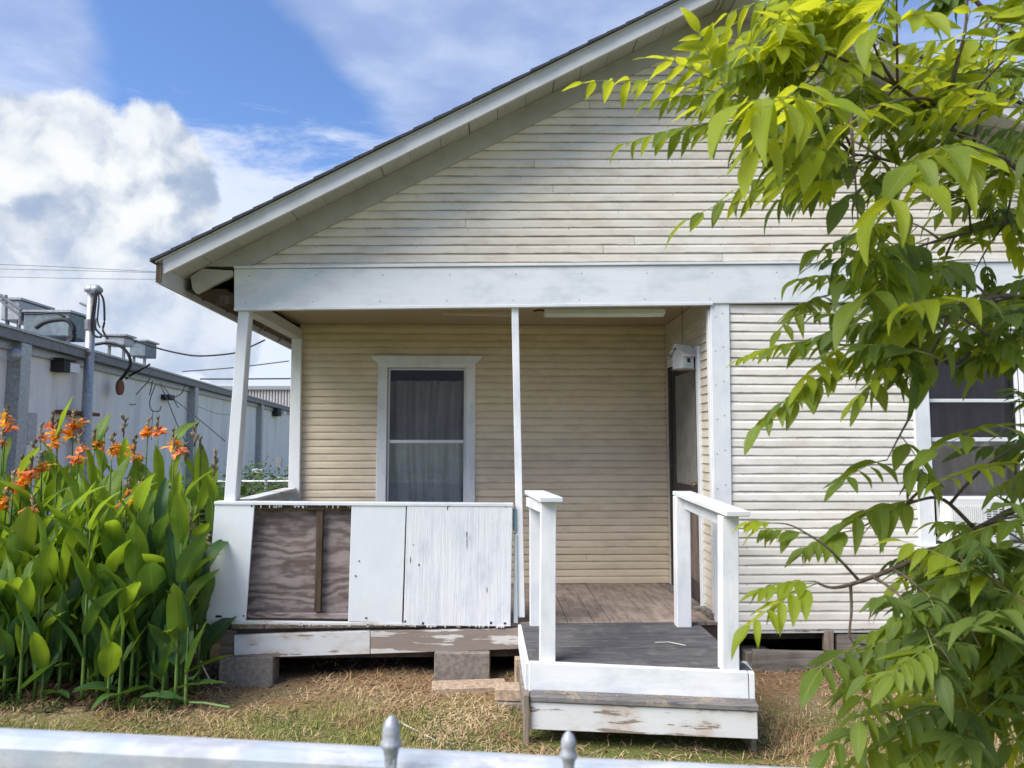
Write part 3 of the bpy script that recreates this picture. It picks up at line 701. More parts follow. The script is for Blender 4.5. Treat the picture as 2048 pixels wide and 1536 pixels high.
# ---- windows
def window(x0, x1, z0, z1, Y, m_case, casing, rail_z, header=True, extra_rail=None, curtain='curtain', sill=True):
    """double-hung window: each window is a part, its pieces sub-parts"""
    cw, ct = casing
    b = MB(); b.box(x0-cw, x0, Y-.034, Y+.03, z0-.02, z1); b.box(x1, x1+cw, Y-.034, Y+.03, z0-.02, z1); b.box(x0-cw, x1+cw, Y-.036, Y+.03, z1, z1+ct)
    w = b.build('window', m_case, house, bevel=.004)
    if header:
        h = MB(); zt = z1+ct
        h.poly([(x0-cw, Y-.05, zt-.035), (x1+cw, Y-.05, zt-.035), (x1+cw+.055, Y-.05, zt+.012), (x1+cw+.06, Y-.05, zt+.03), (x0-cw-.06, Y-.05, zt+.03), (x0-cw-.055, Y-.05, zt+.012)], .047)
        h.build('window_crown', m_case, w)
        MB().box(x0-cw-.07, x1+cw+.07, Y-.068, Y-.004, zt+.031, zt+.042).build('crown_cap', m_case, w, bevel=.003)
    if sill: MB().box(x0-cw-.02, x1+cw+.02, Y-.07, Y+.03, z0-.055, z0-.021).build('sill', m_case, w, bevel=.005)
    fw = .022
    b = MB(); b.box(x0+.001, x0+fw, Y+.012, Y+.06, z0, z1-.001); b.box(x1-fw, x1-.001, Y+.012, Y+.06, z0, z1-.001); b.box(x0+fw, x1-fw, Y+.012, Y+.06, z1-.02, z1-.001); b.box(x0+fw, x1-fw, Y+.012, Y+.06, z0, z0+.03)
    b.build('sash', M['white'], w, bevel=.003)
    MB().box(x0+fw, x1-fw, Y-.004, Y+.03, rail_z-.016, rail_z+.016).build('meeting_rail', M['white'], w, bevel=.003)
    if extra_rail: MB().box(x0+fw, x1-fw, Y+.012, Y+.03, extra_rail-.014, extra_rail+.014).build('screen_rail', M['white'], w, bevel=.003)
    MB().box(x0+fw, x1-fw, Y+.036, Y+.040, rail_z+.016, z1-.02).build('pane', M['screen'], w)
    MB().box(x0+fw, x1-fw, Y+.016, Y+.020, z0+.03, rail_z-.016).build('pane', M['glass'], w)
    # curtain
    n = 60; vs_ = []; fs = []
    for i in range(n+1):
        t = i/n; x = x0+.01+(x1-x0-.02)*t
        for j in range(9):
            v = j/8; z = z0+.02+(z1-.14-z0)*v
            pinch = .06*math.sin(math.pi*t)*(1-v)
            yv = Y+.11+.028*math.sin(t*34+1.2*math.sin(v*3)+t*5)+.02*math.sin(t*15+v*2)
            xx = x + (.05*(1-v)*math.sin(t*7.0))
            vs_.append((min(max(xx, x0-.05), x1+.05), yv, z))
    for i in range(n):
        for j in range(8): a = i*9+j; fs.append((a, a+9, a+10, a+1))
    MB().add(vs_, fs).build('curtain', M[curtain], w, smooth=True)
    return w
window(BX0, BX1, BZ0, BZ1, FB, M['white_z'], ((.095), .075), P(850, 883, FB).z)
window(WX0, WX1, WZ0, WZ1, F, M['white_z'], (.125, .12), P(1900, 879, F).z, extra_rail=P(1900, 801, F).z, curtain='curtain_brown')
# ---- door in the porch side wall
b = MB()
b.box(XS-.03, XS+.06, DY0-.075, DY0, FL+.002, DZ1+.08); b.box(XS-.03, XS+.06, DY0, DY1+.075, DZ1, DZ1+.08)
door = b.build('door', M['white_z'], house, bevel=.004)
MB().box(XS-.03, XS+.06, DY1, DY1+.06, FL+.002, DZ1-.001).build('door_jamb', M['doordark'], door, bevel=.003)
door['label'] = 'dark weathered door with an upper screen and white casing'
MB().box(XS+.062, XS+.10, DY0+.01, DY1-.01, FL+.02, DZ1-.01).build('door_slab', M['doorwood'], door)
b = MB(); x0, x1 = XS-.008, XS+.022; s0, s1 = DY0+.005, DY1-.005
b.box(x0, x1, s0, s0+.09, FL+.02, DZ1-.005); b.box(x0, x1, s1-.09, s1, FL+.02, DZ1-.005)
b.box(x0, x1, s0+.09, s1-.09, DZ1-.10, DZ1-.005); b.box(x0, x1, s0+.09, s1-.09, FL+.02, FL+.2); b.box(x0, x1, s0+.09, s1-.09, 1.40, 1.50)
b.build('screen_door_frame', M['doordark'], door, bevel=.003)
MB().box(x0+.010, x0+.016, s0+.09, s1-.09, 1.50, DZ1-.10).build('door_screen', plain('grey_mesh', (.22, .21, .19), .8), door)
MB().box(x0+.008, x0+.018, s0+.09, s1-.09, FL+.2, 1.40).build('kick_panel', M['doorwood'], door)
MB().tube([(x0-.005, s0+.045, 1.30), (x0-.05, s0+.045, 1.30), (x0-.05, s0+.045, 1.42), (x0-.005, s0+.045, 1.42)], .008).build('handle', M['brass'], door)
MB().tube([(x0-.002, s0+.05, 1.52), (x0-.05, s0+.05, 1.52)], .02, 8).build('lock', M['brass'], door)
MB().box(XS-.09, XS+.06, DY0-.05, DY1+.05, FL+.0015, FL+.03).build('threshold', M['oldwood'], house, bevel=.004)
MB().box(XS-.05, XS+.0, F+.03, DY0-.08, FL+.002, FL+.05).build('base_strip', M['oldwood'], house, bevel=.006)
# ---- porch front panels
YP = F-.055
px_slab('panel_sheet', [(412, 1240), (491, 1242), (509, 1010), (430, 1008)], YP-.004, .016, M['panel'])
px_slab('panel_sheet', [(696, 1243), (804, 1246), (812, 1011), (703, 1009)], YP-.004, .014, M['panel'])
px_slab('panel_sheet', [(807, 1251), (1021, 1253), (1025, 1013), (814, 1012)], YP-.007, .014, M['panel_rough'])
px_slab('panel_backing', [(470, 1238), (1020, 1247), (1020, 1012), (470, 1008)], YP+.075, .012, M['plywood'])
px_slab('panel_stud', [(628, 1224), (641, 1224), (646, 1018), (633, 1018)], YP+.025, .045, M['stud'])
px_slab('panel_top_rail', [(506, 1019), (704, 1020), (704, 1010), (506, 1009)], YP+.012, .06, M['stud'])
px_slab('panel_bottom_rail', [(492, 1236), (700, 1238), (700, 1228), (492, 1226)], YP+.025, .048, M['plywood'])
px_slab('panel_cap', [(428, 1009.5), (1027, 1013.5), (1027, 1007), (428, 1003)], YP-.012, .10, M['white_x'])
px_slab('panel_ledge', [(413, 1248), (806, 1252), (806, 1246), (413, 1241)], YP-.010, .03, M['white_worn'])
# ragged paint curls hanging along the top edge and drips under
b = MB()
for _ in range(46):
    px = random.choice([random.uniform(545, 562), random.uniform(588, 606), random.uniform(672, 704), random.uniform(510, 700)]); h = random.uniform(1.5, 7); w = random.uniform(1, 3)
    b.slab([P(px+.3*w, 1010+h, YP-.005), P(px+.8*w, 1010+h*.9, YP-.005), P(px+w, 1009, YP-.005), P(px, 1009, YP-.005)], .003)
o = b.build('paint_flakes', M['white_x'], house); o['kind'] = 'stuff'
b = MB()
for _ in range(60):
    px = random.uniform(420, 1020); py = 1247+(px-412)*.0105; w = random.uniform(2, 7); h = random.uniform(1, 4)
    b.slab([P(px, py+h, YP-.011), P(px+w*.6, py+h*.8, YP-.011), P(px+w, py-2, YP-.011), P(px-1, py-2, YP-.011)], .004)
o = b.build('ragged_edge', M['white_worn'], house); o['kind'] = 'stuff'
# nail holes and dark chips on the panels
b = MB()
for (px, py, w, h) in ((437, 1233, 15, 5), (487, 1232, 3, 4), (503, 1012, 3, 4), (718, 1122, 2.4, 3), (711, 1152, 3, 3.5), (732, 1236, 5, 3), (810, 1243, 4, 5), (846, 1247, 5, 6), (982, 1246, 5, 6), (1010, 1247, 6, 5), (895, 1016, 2, 10), (898, 1012, 8, 4), (948, 1012, 5, 3),
                       (827, 1090, 3, 2), (838, 1130, 3, 5), (821, 1120, 1.5, 14), (974, 1180, 1.5, 12), (958, 1012, 14, 2.5), (1012, 1013, 6, 3), (869, 1011, 25, 2)):
    b.poly([P(px-w/2, py+h*.3, YP-.0085), P(px-w*.1, py+h/2, YP-.0085), P(px+w/2, py+h*.2, YP-.0085), P(px+w*.4, py-h*.4, YP-.0085), P(px-w*.3, py-h/2, YP-.0085)], .004)
o = b.build('chips', M['dark'], house); o['kind'] = 'stuff'
px_slab('edge_board', [(1027, 1246), (1036, 1247), (1034, 1068), (1029, 1068)], YP+.02, .04, M['bluegrey'])
px_slab('edge_board', [(1026, 1062), (1034, 1062), (1033, 1018), (1026, 1018)], YP+.02, .03, M['teal'])
# side panel of the porch, left
a, c = P(478, 1003, F+.08), P(590, 981, FB-.1)
MB().box(XL+.02, XL+.05, F+.09, FB-.08, .40, 1.40).build('side_panel', M['bluegrey'], house)
MB().beam((XL+.06, F+.09, 1.415), (XL+.06, FB-.08, 1.425), .13, .025).build('side_cap', M['white_worn'], house, bevel=.004)
# skirting beam and sill beams
px_slab('skirt_beam', [(468, 1317), (740, 1308), (740, 1262), (468, 1271)], F-.06, .045, M['white_worn'])
px_slab('skirt_beam', [(741, 1308), (1042, 1298), (1042, 1257), (741, 1262)], F-.058, .045, M['skirt'])
px_slab('sill_beam', [(430, 1262), (1040, 1268), (1040, 1248), (430, 1246)], F+.03, .05, M['darkwood'])
px_slab('beam_end', [(440, 1318), (468, 1318), (470, 1282), (440, 1276)], F-.02, .10, M['oldwood'])
px_slab('beam_end', [(428, 1288), (470, 1288), (470, 1262), (432, 1266)], F-.03, .10, M['oldwood'])
px_slab('sill_beam', [(1508, 1346), (1672, 1348), (1672, 1306), (1508, 1302)], F-.02, .06, M['oldwood'])
px_slab('sill_post', [(1650, 1302), (1668, 1302), (1668, 1262), (1650, 1262)], F-.012, .05, M['oldwood_z'])
px_slab('sill_beam', [(1674, 1344), (2060, 1340), (2060, 1270), (1674, 1268)], F+.005, .06, M['oldwood'])
px_slab('sill_beam', [(2061, 1340), (2560, 1338), (2560, 1270), (2061, 1270)], F+.005, .06, M['oldwood'])
MB().box(XS+.1, XR-.05, F-.006, F+.05, .405, .432).build('sill_trim', M['white_worn'], house, bevel=.003)
# loose lath and peeled ceiling strip under the beam
px_slab('loose_lath', [(884, 628), (1022, 632), (1022, 623), (884, 622)], F+.14, .05, M['ceiling'])
for (x0_, y0_, x1_, y1_) in ((517, 662, 534, 652), (555, 683, 572, 673)):
    MB().beam(P(x0_, y0_, 6.4), P(x1_, y1_, 6.5), .02, .012).build('loose_lath', M['oldwood'], house)

# ================================================================== PORCH STEPS
steps = empty('porch_steps', (.9, 5.0, 0), 'wooden porch steps with dark grey platform, white handrails and weathered lower step', 'steps')
# platform corners (front edge runs slightly skew)
L0, R0 = Vector((.25, 4.68)), Vector((1.59, 4.46)); YB = F-.055
nb = 8
for i in range(nb):
    t0, t1 = i/nb, (i+1)/nb
    ya0, ya1 = YB+(L0.y-YB)*t0, YB+(L0.y-YB)*t1; yb0, yb1 = YB+(R0.y-YB)*t0, YB+(R0.y-YB)*t1
    xl = .243+.007*t0; z = .506-.004*t0+.003*noise.noise((i*3.1, 0, 0))
    MB().hexa([(xl, ya1+.0035, z-.035), (1.58, yb1+.0035, z-.035), (1.58, yb1+.0035, z), (xl, ya1+.0035, z), (xl, ya0, z-.035), (1.58, yb0, z-.035), (1.58, yb0, z), (xl, ya0, z)]).build('deck_plank', M['deckgrey'], steps, bevel=.004)
ang = math.atan2(R0.y-L0.y, R0.x-L0.x)
def oriented(x0, x1, dy0, dy1, z0, z1, z0r=None, z1r=None, base=(L0, R0)):
    """board along the skewed front edge; dy measured outward (negative = towards the street)"""
    (A, B) = base; z0r = z0 if z0r is None else z0r; z1r = z1 if z1r is None else z1r
    d = (B-A).normalized(); n = Vector((-d.y, d.x))
    def q(s, o, z): p = A+d*s+n*o; return (p.x, p.y, z)
    return MB().hexa([q(x0, dy0, z0), q(x1, dy0, z0r), q(x1, dy0, z1r), q(x0, dy0, z1), q(x0, dy1, z0), q(x1, dy1, z0r), q(x1, dy1, z1r), q(x0, dy1, z1)])
Wd = (R0-L0).length
oriented(.0, Wd-.045, -.045, -.004, .336, .512, .332, .503).build('riser', M['white_x'], steps, bevel=.004)
oriented(Wd-.041, Wd-.008, -.042, .2, .33, .50).build('side_board', M['white_z'], steps, bevel=.003)
MB().hexa([(.222, 4.64, .31), (.248, 4.64, .31), (.248, 4.64, .506), (.222, 4.64, .506), (.215, 5.64, .35), (.240, 5.64, .35), (.240, 5.64, .50), (.215, 5.64, .50)]).build('side_board', M['white_x'], steps, bevel=.003)
MB().box(1.56, 1.60, 4.68, 5.6, .28, .42).build('side_board', M['oldwood'], steps)
# lower step
A2, B2 = Vector((.243, 4.53)), Vector((1.548, 4.315))
W2 = (B2-A2).length
oriented(.0, W2, .0, .03, .150, .312, .160, .316, base=(A2, B2)).build('riser', M['white_worn'], steps, bevel=.004)
oriented(-.0, W2+.01, -.014, .125, .314, .350, .318, .352, base=(A2, B2)).build('tread', M['treadgrey'], steps, bevel=.006)
MB().box(.205, .238, 4.50, 4.60, -.0, .36).build('stringer_foot', M['oldwood_z'], steps, bevel=.004)
MB().box(.205, .232, 4.61, 5.3, .20, .33).build('stringer', M['oldwood'], steps, bevel=.004)
MB().box(1.545, 1.575, 4.42, 4.9, .05, .33).build('stringer', M['oldwood'], steps, bevel=.004)
MB().box(1.50, 1.55, 5.55, 5.62, -.02, .42).build('leg', M['oldwood_z'], steps); MB().box(.26, .33, 5.5, 5.57, -.02, .42).build('leg', M['oldwood_z'], steps)
# handrail posts: foot pixel, top pixel -> posts standing on the platform
def rpost(xc, yc, w, zt, xt=None, z0=.499):
    xt = xc if xt is None else xt; h = w/2
    return MB().hexa([(xc-h, yc, z0), (xc+h, yc, z0), (xt+h, yc, zt), (xt-h, yc, zt), (xc-h, yc+w*.9, z0), (xc+h, yc+w*.9, z0), (xt+h, yc+w*.9, zt), (xt-h, yc+w*.9, zt)]).build('handrail_post', M['white_z'], steps, bevel=.004)
rpost(.362, 4.655, .098, 1.49, .372, .49); rpost(1.445, 4.455, .104, 1.418, 1.465, .49)
rpost(.346, 5.56, .088, 1.47, .345); rpost(1.445, 5.50, .108, 1.462, 1.452)
def cap(x0, y0, z0, x1, y1, z1, w=.145, t=.032, nm='handrail'):
    return MB().beam((x0, y0, z0), (x1, y1, z1), w, t).build(nm, M['white_x'], steps, bevel=.004)
cap(.385, 4.60, 1.508, .34, 5.66, 1.488); cap(1.487, 4.38, 1.438, 1.475, 5.62, 1.482)
MB().beam((.44-.10, 4.76, 1.45), (.36-.07, 5.60, 1.42), .03, .07).build('rail_support', M['white_x'], steps, bevel=.003)
MB().beam((1.50, 4.56, 1.372), (1.48, 5.50, 1.415), .035, .09).build('rail_support', M['white_x'], steps, bevel=.003)

# ================================================================== SMALL THINGS
def block(name, x0, x1, y0, y1, z0, z1, m, label, cat, rot=0):
    c = Vector(((x0+x1)/2, (y0+y1)/2, z0))
    o = MB().box(x0, x1, y0, y1, z0, z1).build(name, m, bevel=.006); o.rotation_euler.z = R(rot)
    return tag(o, label, cat)
def pxx(px, Y): return P(px, 1340, Y).x
block('concrete_block', pxx(437, 5.6), pxx(544, 5.6), 5.6, 5.8, .04, .285, M['block'], 'concrete block under the left corner of the porch, beside the cannas', 'concrete block', 2)
block('concrete_block', pxx(869, 5.6), pxx(980, 5.6), 5.58, 5.78, .06, .309, M['block'], 'concrete block under the bare wood end of the skirting beam', 'concrete block', -1)
block('concrete_block', pxx(1500, 5.65), pxx(1540, 5.65)+.05, 5.72, 5.92, .02, .26, M['block'], 'small concrete block in the dark gap right of the steps', 'concrete block')
block('paving_block', pxx(865, 5.5), pxx(1012, 5.5), 5.36, 5.55, .04, .13, M['brick'], 'flat paving block half buried in straw before the middle concrete block', 'paver', 4)
block('brick', pxx(992, 5.2), pxx(1046, 5.2), 5.10, 5.26, .12, .20, M['brick'], 'buff brick lying against the left side of the steps, upper of two', 'brick', -8)
block('brick', pxx(996, 5.2), pxx(1046, 5.2), 5.08, 5.24, .03, .115, M['block'], 'grey brick lying under the buff brick beside the steps', 'brick', -4)
block('brick', pxx(1030, 5.5), pxx(1050, 5.5), 5.45, 5.53, .06, .30, M['brick'], 'upright tan brick between the porch skirting and steps', 'brick', 6)
for k_ in (2.9, 4.3, 5.2): pass
o = MB().tube([PZ(424, 1369, .1), P(385, 1292, 5.55)], .006).build('stick', M['straw_stick']); tag(o, 'thin white stick leaning against the cannas near the porch corner', 'stick')
o = MB().tube([PZ(1310, 1285, .511), PZ(1338, 1284, .512), PZ(1372, 1291, .511)], .003).build('straw_stem', M['straw_stick']); tag(o, 'pale dry straw lying on the dark grey platform', 'straw')
o = MB().tube([PZ(362, 1404, .11), PZ(410, 1406, .13), PZ(460, 1415, .12)], .009).build('canna_stalk', M['stem']); tag(o, 'cut green stalk lying on the grass before the cannas', 'stalk')
o = MB().tube([PZ(803, 1446, .10), PZ(870, 1480, .10)], .004).build('straw_stem', M['straw_stick']); tag(o, 'long pale straw lying in the grass right of the first finial', 'straw')

# fluorescent fixture under the beam
fx = empty('porch_light', (P(1210, 622, F+.2).x, F+.2, 2.95), 'long white fluorescent tube fixture under the porch beam', 'light fixture')
MB().slab([P(1089, 630, F+.17), P(1331, 629, F+.17), P(1331, 616, F+.17), P(1089, 616, F+.17)], .11).build('housing', M['fixture'], fx, bevel=.006)
MB().tube([P(1092, 632, F+.22), P(1327, 631, F+.22)], .012, 8).build('tube', M['plastic_white'], fx, smooth=True)
MB().tube([P(1089, 621, F+.18), P(1078, 620, F+.2), P(1068, 622, F+.25)], .010, 6).build('cable', M['stud'], fx)

# birdhouse hanging in front of the door
bY = 6.1; bc = P(1366, 715, bY); kx = bY/FPX*1.0
bh = empty('birdhouse', (bc.x, bY, bc.z-.12), 'small white peeling birdhouse hanging by the porch door', 'birdhouse')
def bp(px, py, Y=bY): return P(px, py, Y)
w_, d_ = .062, .062; zb, zt_ = bp(1362, 738).z, bp(1362, 712).z; zr = bp(1362, 692).z
rotb = Matrix.Rotation(R(28), 4, 'Z')
def rb(x, y, z): v = rotb @ Vector((x, y, 0)); return (bc.x+v.x, bY+v.y, z)
def rbox(x0, x1, y0, y1, z0, z1): return MB().hexa([rb(x0, y0, z0), rb(x1, y0, z0), rb(x1, y0, z1), rb(x0, y0, z1), rb(x0, y1, z0), rb(x1, y1, z0), rb(x1, y1, z1), rb(x0, y1, z1)])
b = rbox(-w_, w_, -d_, d_, zb, zt_); g1 = [rb(-w_, -d_, zt_), rb(-w_, d_, zt_), rb(-w_, 0, zr-.01)]; b.add(g1, [(0, 1, 2)]); g2 = [rb(w_, -d_, zt_), rb(w_, d_, zt_), rb(w_, 0, zr-.01)]; b.add(g2, [(0, 2, 1)])
b.build('box', M['white_barge'], bh)
for s in (-1, 1):
    MB().hexa([rb(-w_-.03, s*(d_+.03), zt_-.012), rb(w_+.03, s*(d_+.03), zt_-.012), rb(w_+.03, 0, zr), rb(-w_-.03, 0, zr),
               rb(-w_-.03, s*(d_+.03), zt_-.002), rb(w_+.03, s*(d_+.03), zt_-.002), rb(w_+.03, 0, zr+.012), rb(-w_-.03, 0, zr+.012)]).build('roof_board', M['white_worn'], bh)
rbox(-.03, .03, -d_-.004, -d_-.0005, zb+.02, zt_-.02).build('front_panel', M['bluegrey'], bh)
rbox(-.016, .016, -d_-.008, -d_-.0045, zb+.05, zb+.085).build('entrance_hole', M['dark'], bh)
rbox(-w_-.01, w_+.01, -d_-.02, d_+.01, zb-.01, zb).build('base_board', M['oldwood'], bh)
MB().tube([(bc.x, bY, zr), (bc.x, bY, CEIL)], .003, 4).build('string', M['thin_cable'], bh)

# window air conditioner
ac = empty('air_conditioner', (P(1945, 1088, F-.2).x, F-.15, 1.1), 'white window air conditioner in the right window behind the tree', 'air conditioner')
ax0, ax1 = WX0+.035, WX0+.50; az0, az1 = WZ0+.001, P(1900, 992, F).z; YA = F-.16
MB().box(ax0, ax1, YA, F+.011, az0, az1).build('case', M['plastic_white'], ac, bevel=.008)
b = MB()
for i in range(15): x = ax0+.02+i*.0165; b.box(x, x+.004, YA-.006, YA-.001, az0+.03, az1-.06)
b.build('grille', M['fixture'], ac)
b = MB()
for i in range(13):
    z = az0+.05+i*.017
    for xx in (ax0+.29, ax0+.34, ax0+.39): b.box(xx, xx+.035, YA-.003, YA-.0005, z, z+.006)
b.build('vent_slots', M['dark'], ac)
MB().box(ax1, WX1-.02, F-.03, F+.010, az0+.03, az1).build('side_filler', M['plastic_white'], ac)

# ================================================================== FRONT FENCE (street side)
fence = empty('front_fence', (0, 1.15, 0), 'white weathered fence rail with grey spear finials in front of the yard', 'fence')
FY = 1.17
def rail_mat():
    m, nt = mat('weathered_white_rail'); T = NT(nt)
    pos = T.n('ShaderNodeNewGeometry').outputs['Position']
    a = T.noise(T.map(pos, (.6, 1, 1)), 28, 5, .6); c = T.noise(pos, 9, 4, .6)
    col = T.mix(T.ramp(a, .35, .65), (.42, .43, .46), (.60, .60, .60)); col = T.mix(T.math('MULTIPLY', T.ramp(c, .45, .62), .6), col, (.44, .52, .60))
    col = T.mix(T.math('MULTIPLY', T.ramp(T.noise(pos, 17, 6, .7), .60, .70), .55), col, (.60, .50, .40))
    col = T.mix(T.math('MULTIPLY', T.ramp(T.noise(T.map(pos, (.15, 1, 1)), 90, 5, .7), .60, .68), .6), col, (.34, .34, .36))
    T.out(T.n('ShaderNodeBsdfPrincipled', None, Base_Color=col, Roughness=.5).outputs[0]); return m
M['rail'] = rail_mat()
p0, p1 = P(0, 1449, FY+.052), P(1480, 1524, FY+.052)
p0.y = p1.y = FY
dr = (p1-p0).normalized(); A = p0-dr*1.2; B = p1+dr*1.6
b = MB(); prof = []
for k in range(7): t = math.pi*k/6; prof.append((-math.cos(t)*.030, math.sin(t)*.014))
prof += [(.030, -.07), (-.030, -.07)]
vs_ = []
nseg = 30
for i in range(nseg+1):
    p = A+(B-A)*i/nseg
    for (yy, zz) in prof: vs_.append((p.x, p.y+yy+.03, p.z-.014+zz+.0015*noise.noise((p.x*6, zz*20, yy*30))))
n = len(prof); fs = []
for i in range(nseg):
    for k in range(n): fs.append((i*n+k, i*n+(k+1) % n, (i+1)*n+(k+1) % n, (i+1)*n+k))
fs += [tuple(range(n)), tuple(range((nseg+1)*n-1, nseg*n-1, -1))]
b.add(vs_, fs).build('rail', M['rail'], fence)
# lower rail, end posts out of the frame
MB().beam(A+Vector((0, .03, -.75)), B+Vector((0, .03, -.75)), .05, .06).build('rail', M['rail'], fence)
for e in (A, B): MB().box(e.x-.04, e.x+.04, e.y-.01, e.y+.07, 0, e.z+.05).build('post', M['rail'], fence, bevel=.005)
M['finial'] = plain('grey_cast_iron', (.36, .37, .40), .5, .2, var=.3, scale=60)
for (px, py, sc) in ((783, 1430, .82), (1137, 1461, .70)):
    tip = P(px, py, FY-.03); c = (tip.x, tip.y, tip.z)
    pk = MB().box(c[0]-.009*sc, c[0]+.009*sc, c[1]-.009, c[1]+.009, .12, c[2]-.06).build('picket', M['finial'], fence)
    prf = [(.010, -.095), (.0125, -.072), (.0145, -.060), (.019, -.055), (.0195, -.047), (.0150, -.043), (.0165, -.032), (.0155, -.020), (.0115, -.010), (.006, -.004), (.0025, -.001), (.001, 0)]
    MB().lathe([(r*sc, z*sc) for r, z in prf], c, 20).build('finial', M['finial'], pk, smooth=True)

# ================================================================== NEIGHBOUR BUILDING AND SERVICES
H = 4.0
def roofpt(px, H=H):
    py = 650+px*.2855; return PZ(px, py, H)
q0, q1 = roofpt(50), roofpt(525)
dB = (q1-q0); dB.z = 0; dB.normalize(); nB = Vector((dB.y, -dB.x, 0))   # nB points towards the camera side (+x)
if nB.x < 0: nB = -nB
def along(s, out=0, z=0): p = q0+dB*s+nB*out; return Vector((p.x, p.y, z))
def spx(px):   # distance along the wall seen at pixel column px
    d = CR @ Vector(((px-CW/2)/FPX, 0, -1)); d.z = 0
    # intersect ray t*d with q0 + s*dB
    det = d.x*(-dB.y)+dB.x*d.y
    t = (q0.x*(-dB.y)+dB.x*q0.y)/det
    return (Vector((d.x*t, d.y*t, 0))-Vector((q0.x, q0.y, 0))).dot(dB)
s_end = spx(600)
bld = empty('commercial_building', along(0), 'long low stained white commercial building with grey roof edge and columns at left', 'building')
def bbox(s0, s1, o0, o1, z0, z1, name, m, parent=bld, bevel=0):
    pts = [along(s0, o1, z0), along(s1, o1, z0), along(s1, o1, z1), along(s0, o1, z1), along(s0, o0, z0), along(s1, o0, z0), along(s1, o0, z1), along(s0, o0, z1)]
    return MB().hexa([tuple(p) for p in pts]).build(name, m, parent, bevel=bevel)
bbox(-9, s_end, -9, -.25, -.05, H-.15, 'wall', M['stucco'])
bbox(-9.2, s_end+.3, -9.2, .02, H-.20, H-.02, 'roof_edge', M['galv_dark'])
bbox(-9.2, s_end+.3, -.5, .06, H-.02, H+.03, 'roof_flashing', M['galv'])
bbox(-9.1, s_end+.1, -.249, -.16, H-.36, H-.201, 'fascia_band', M['galv'])
for px, w in ((50, .36), (395, .36), (527, .36)):
    s = spx(px); bbox(s-w/2, s+w/2, -.249, .0, 0, H-.20, 'column', M['galv'], bevel=.01)
s = spx(-200); bbox(s-.18, s+.18, -.249, 0, 0, H-.2, 'column', M['galv'])
def zat(px, py, out=0):   # height on the wall plane at pixel
    s = spx(px); p = along(s, out)
    return P(px, py, p.y).z
def wallthing(name, px0, px1, py0, py1, out0, out1, m, label, cat, bevel=.01):
    o = bbox(spx(px0), spx(px1), out0, out1, zat((px0+px1)/2, py1), zat((px0+px1)/2, py0), name, m, None, bevel); return tag(o, label, cat)
# wall pack lamp with shade
wp = empty('wall_lamp', along(spx(140), 0, 3.1), 'dark box lamp on the white wall left of the mast', 'lamp')
o = bbox(spx(124), spx(137), -.25, .02, zat(130, 744), zat(130, 718), 'housing', M['dark'], wp)
o = bbox(spx(138), spx(158), -.25, .0, zat(148, 745), zat(148, 727), 'lens', M['plastic_white'], wp)
wallthing('meter_box', 66, 84, 826, 890, -.25, -.05, M['galv'], 'grey meter box on the white wall right of the leftmost column', 'meter box')
wallthing('wall_shelf', 138, 205, 823, 830, -.25, -.02, M['rust'], 'rusty flat ledge on the wall under the mast', 'ledge')
wallthing('electrical_box', 170, 188, 846, 880, -.25, -.05, M['galv'], 'small grey electrical box below the rusty ledge', 'electrical box')
wallthing('wall_bracket', 120, 146, 718, 722, -.25, .05, M['dark'], 'dark bracket above the box lamp', 'bracket')
fl = empty('flood_lamp', along(spx(560), 0, 3), 'small dark flood lamp under the roof edge between the porch posts', 'lamp')
bbox(spx(555), spx(562), -.25, .05, zat(558, 832), zat(558, 816), 'housing', M['dark'], fl); bbox(spx(562), spx(566), -.2, .2, zat(564, 830), zat(564, 822), 'lens', M['plastic_white'], fl)
gl = empty('globe_lamp', along(spx(25), 0, 3), 'small round lamp on the wall left of the leftmost column', 'lamp')
cgl = along(spx(14), .1, zat(24, 712)); MB().lathe([(.02, -.14), (.10, -.09), (.13, 0), (.10, .09), (.02, .13)], cgl, 12).build('globe', M['galv'], gl, smooth=True)
MB().tube([cgl, along(spx(38), -.1, zat(24, 714))], .03).build('arm', M['galv_dark'], gl)
# rusty disc
c = along(spx(236), .02, zat(236, 775)); rd = MB(); vs_ = []; n = 20
for ring, off in ((1, 0), (1, .06)):
    for k in range(n): t = 2*math.pi*k/n; vs_.append(tuple(c+dB*(math.cos(t)*.20)+Vector((0, 0, math.sin(t)*.19))+nB*off))
rd.add(vs_, [tuple(range(n)), tuple(range(2*n-1, n-1, -1))]+[(k, k+n, (k+1) % n+n, (k+1) % n) for k in range(n)])
o = rd.build('rusty_disc', M['rust']); tag(o, 'rusty round plate hanging from black cables on the white wall', 'metal plate')
# service mast
sm = spx(172); mast = empty('service_mast', along(sm, .12, 0), 'tall grey electrical service mast with weatherhead beside the white building', 'mast')
mtop = P(184, 582, along(sm).y); mb = P(166, 1000, along(sm).y)
MB().tube([(mb.x, mb.y, 0), tuple(mb), tuple(mtop)], [.13, .125, .09], 12).build('pole', M['galv'], mast, smooth=True)
def mp(px, py, dy=0): return P(px, py, along(sm).y+dy)
wc_ = mp(184, 584); b = MB()
for sx_i in range(1): b.lathe([(.10, -.02), (.155, 0), (.165, .05), (.14, .11), (.08, .15), (.01, .165)], wc_, 14)
b.tube([wc_+Vector((.0, -.02, .03)), wc_+Vector((.14, -.05, .05)), wc_+Vector((.21, -.07, .0))], [.13, .11, .09], 10)
b.build('weatherhead', M['galv'], mast, smooth=True)
MB().tube([mp(181, 640), mp(181, 660)], [.12, .12], 12).build('clamp', M['galv_dark'], mast)
MB().tube([mp(160, 606), mp(178, 614)], .03, 6).build('peg', M['galv_dark'], mast)
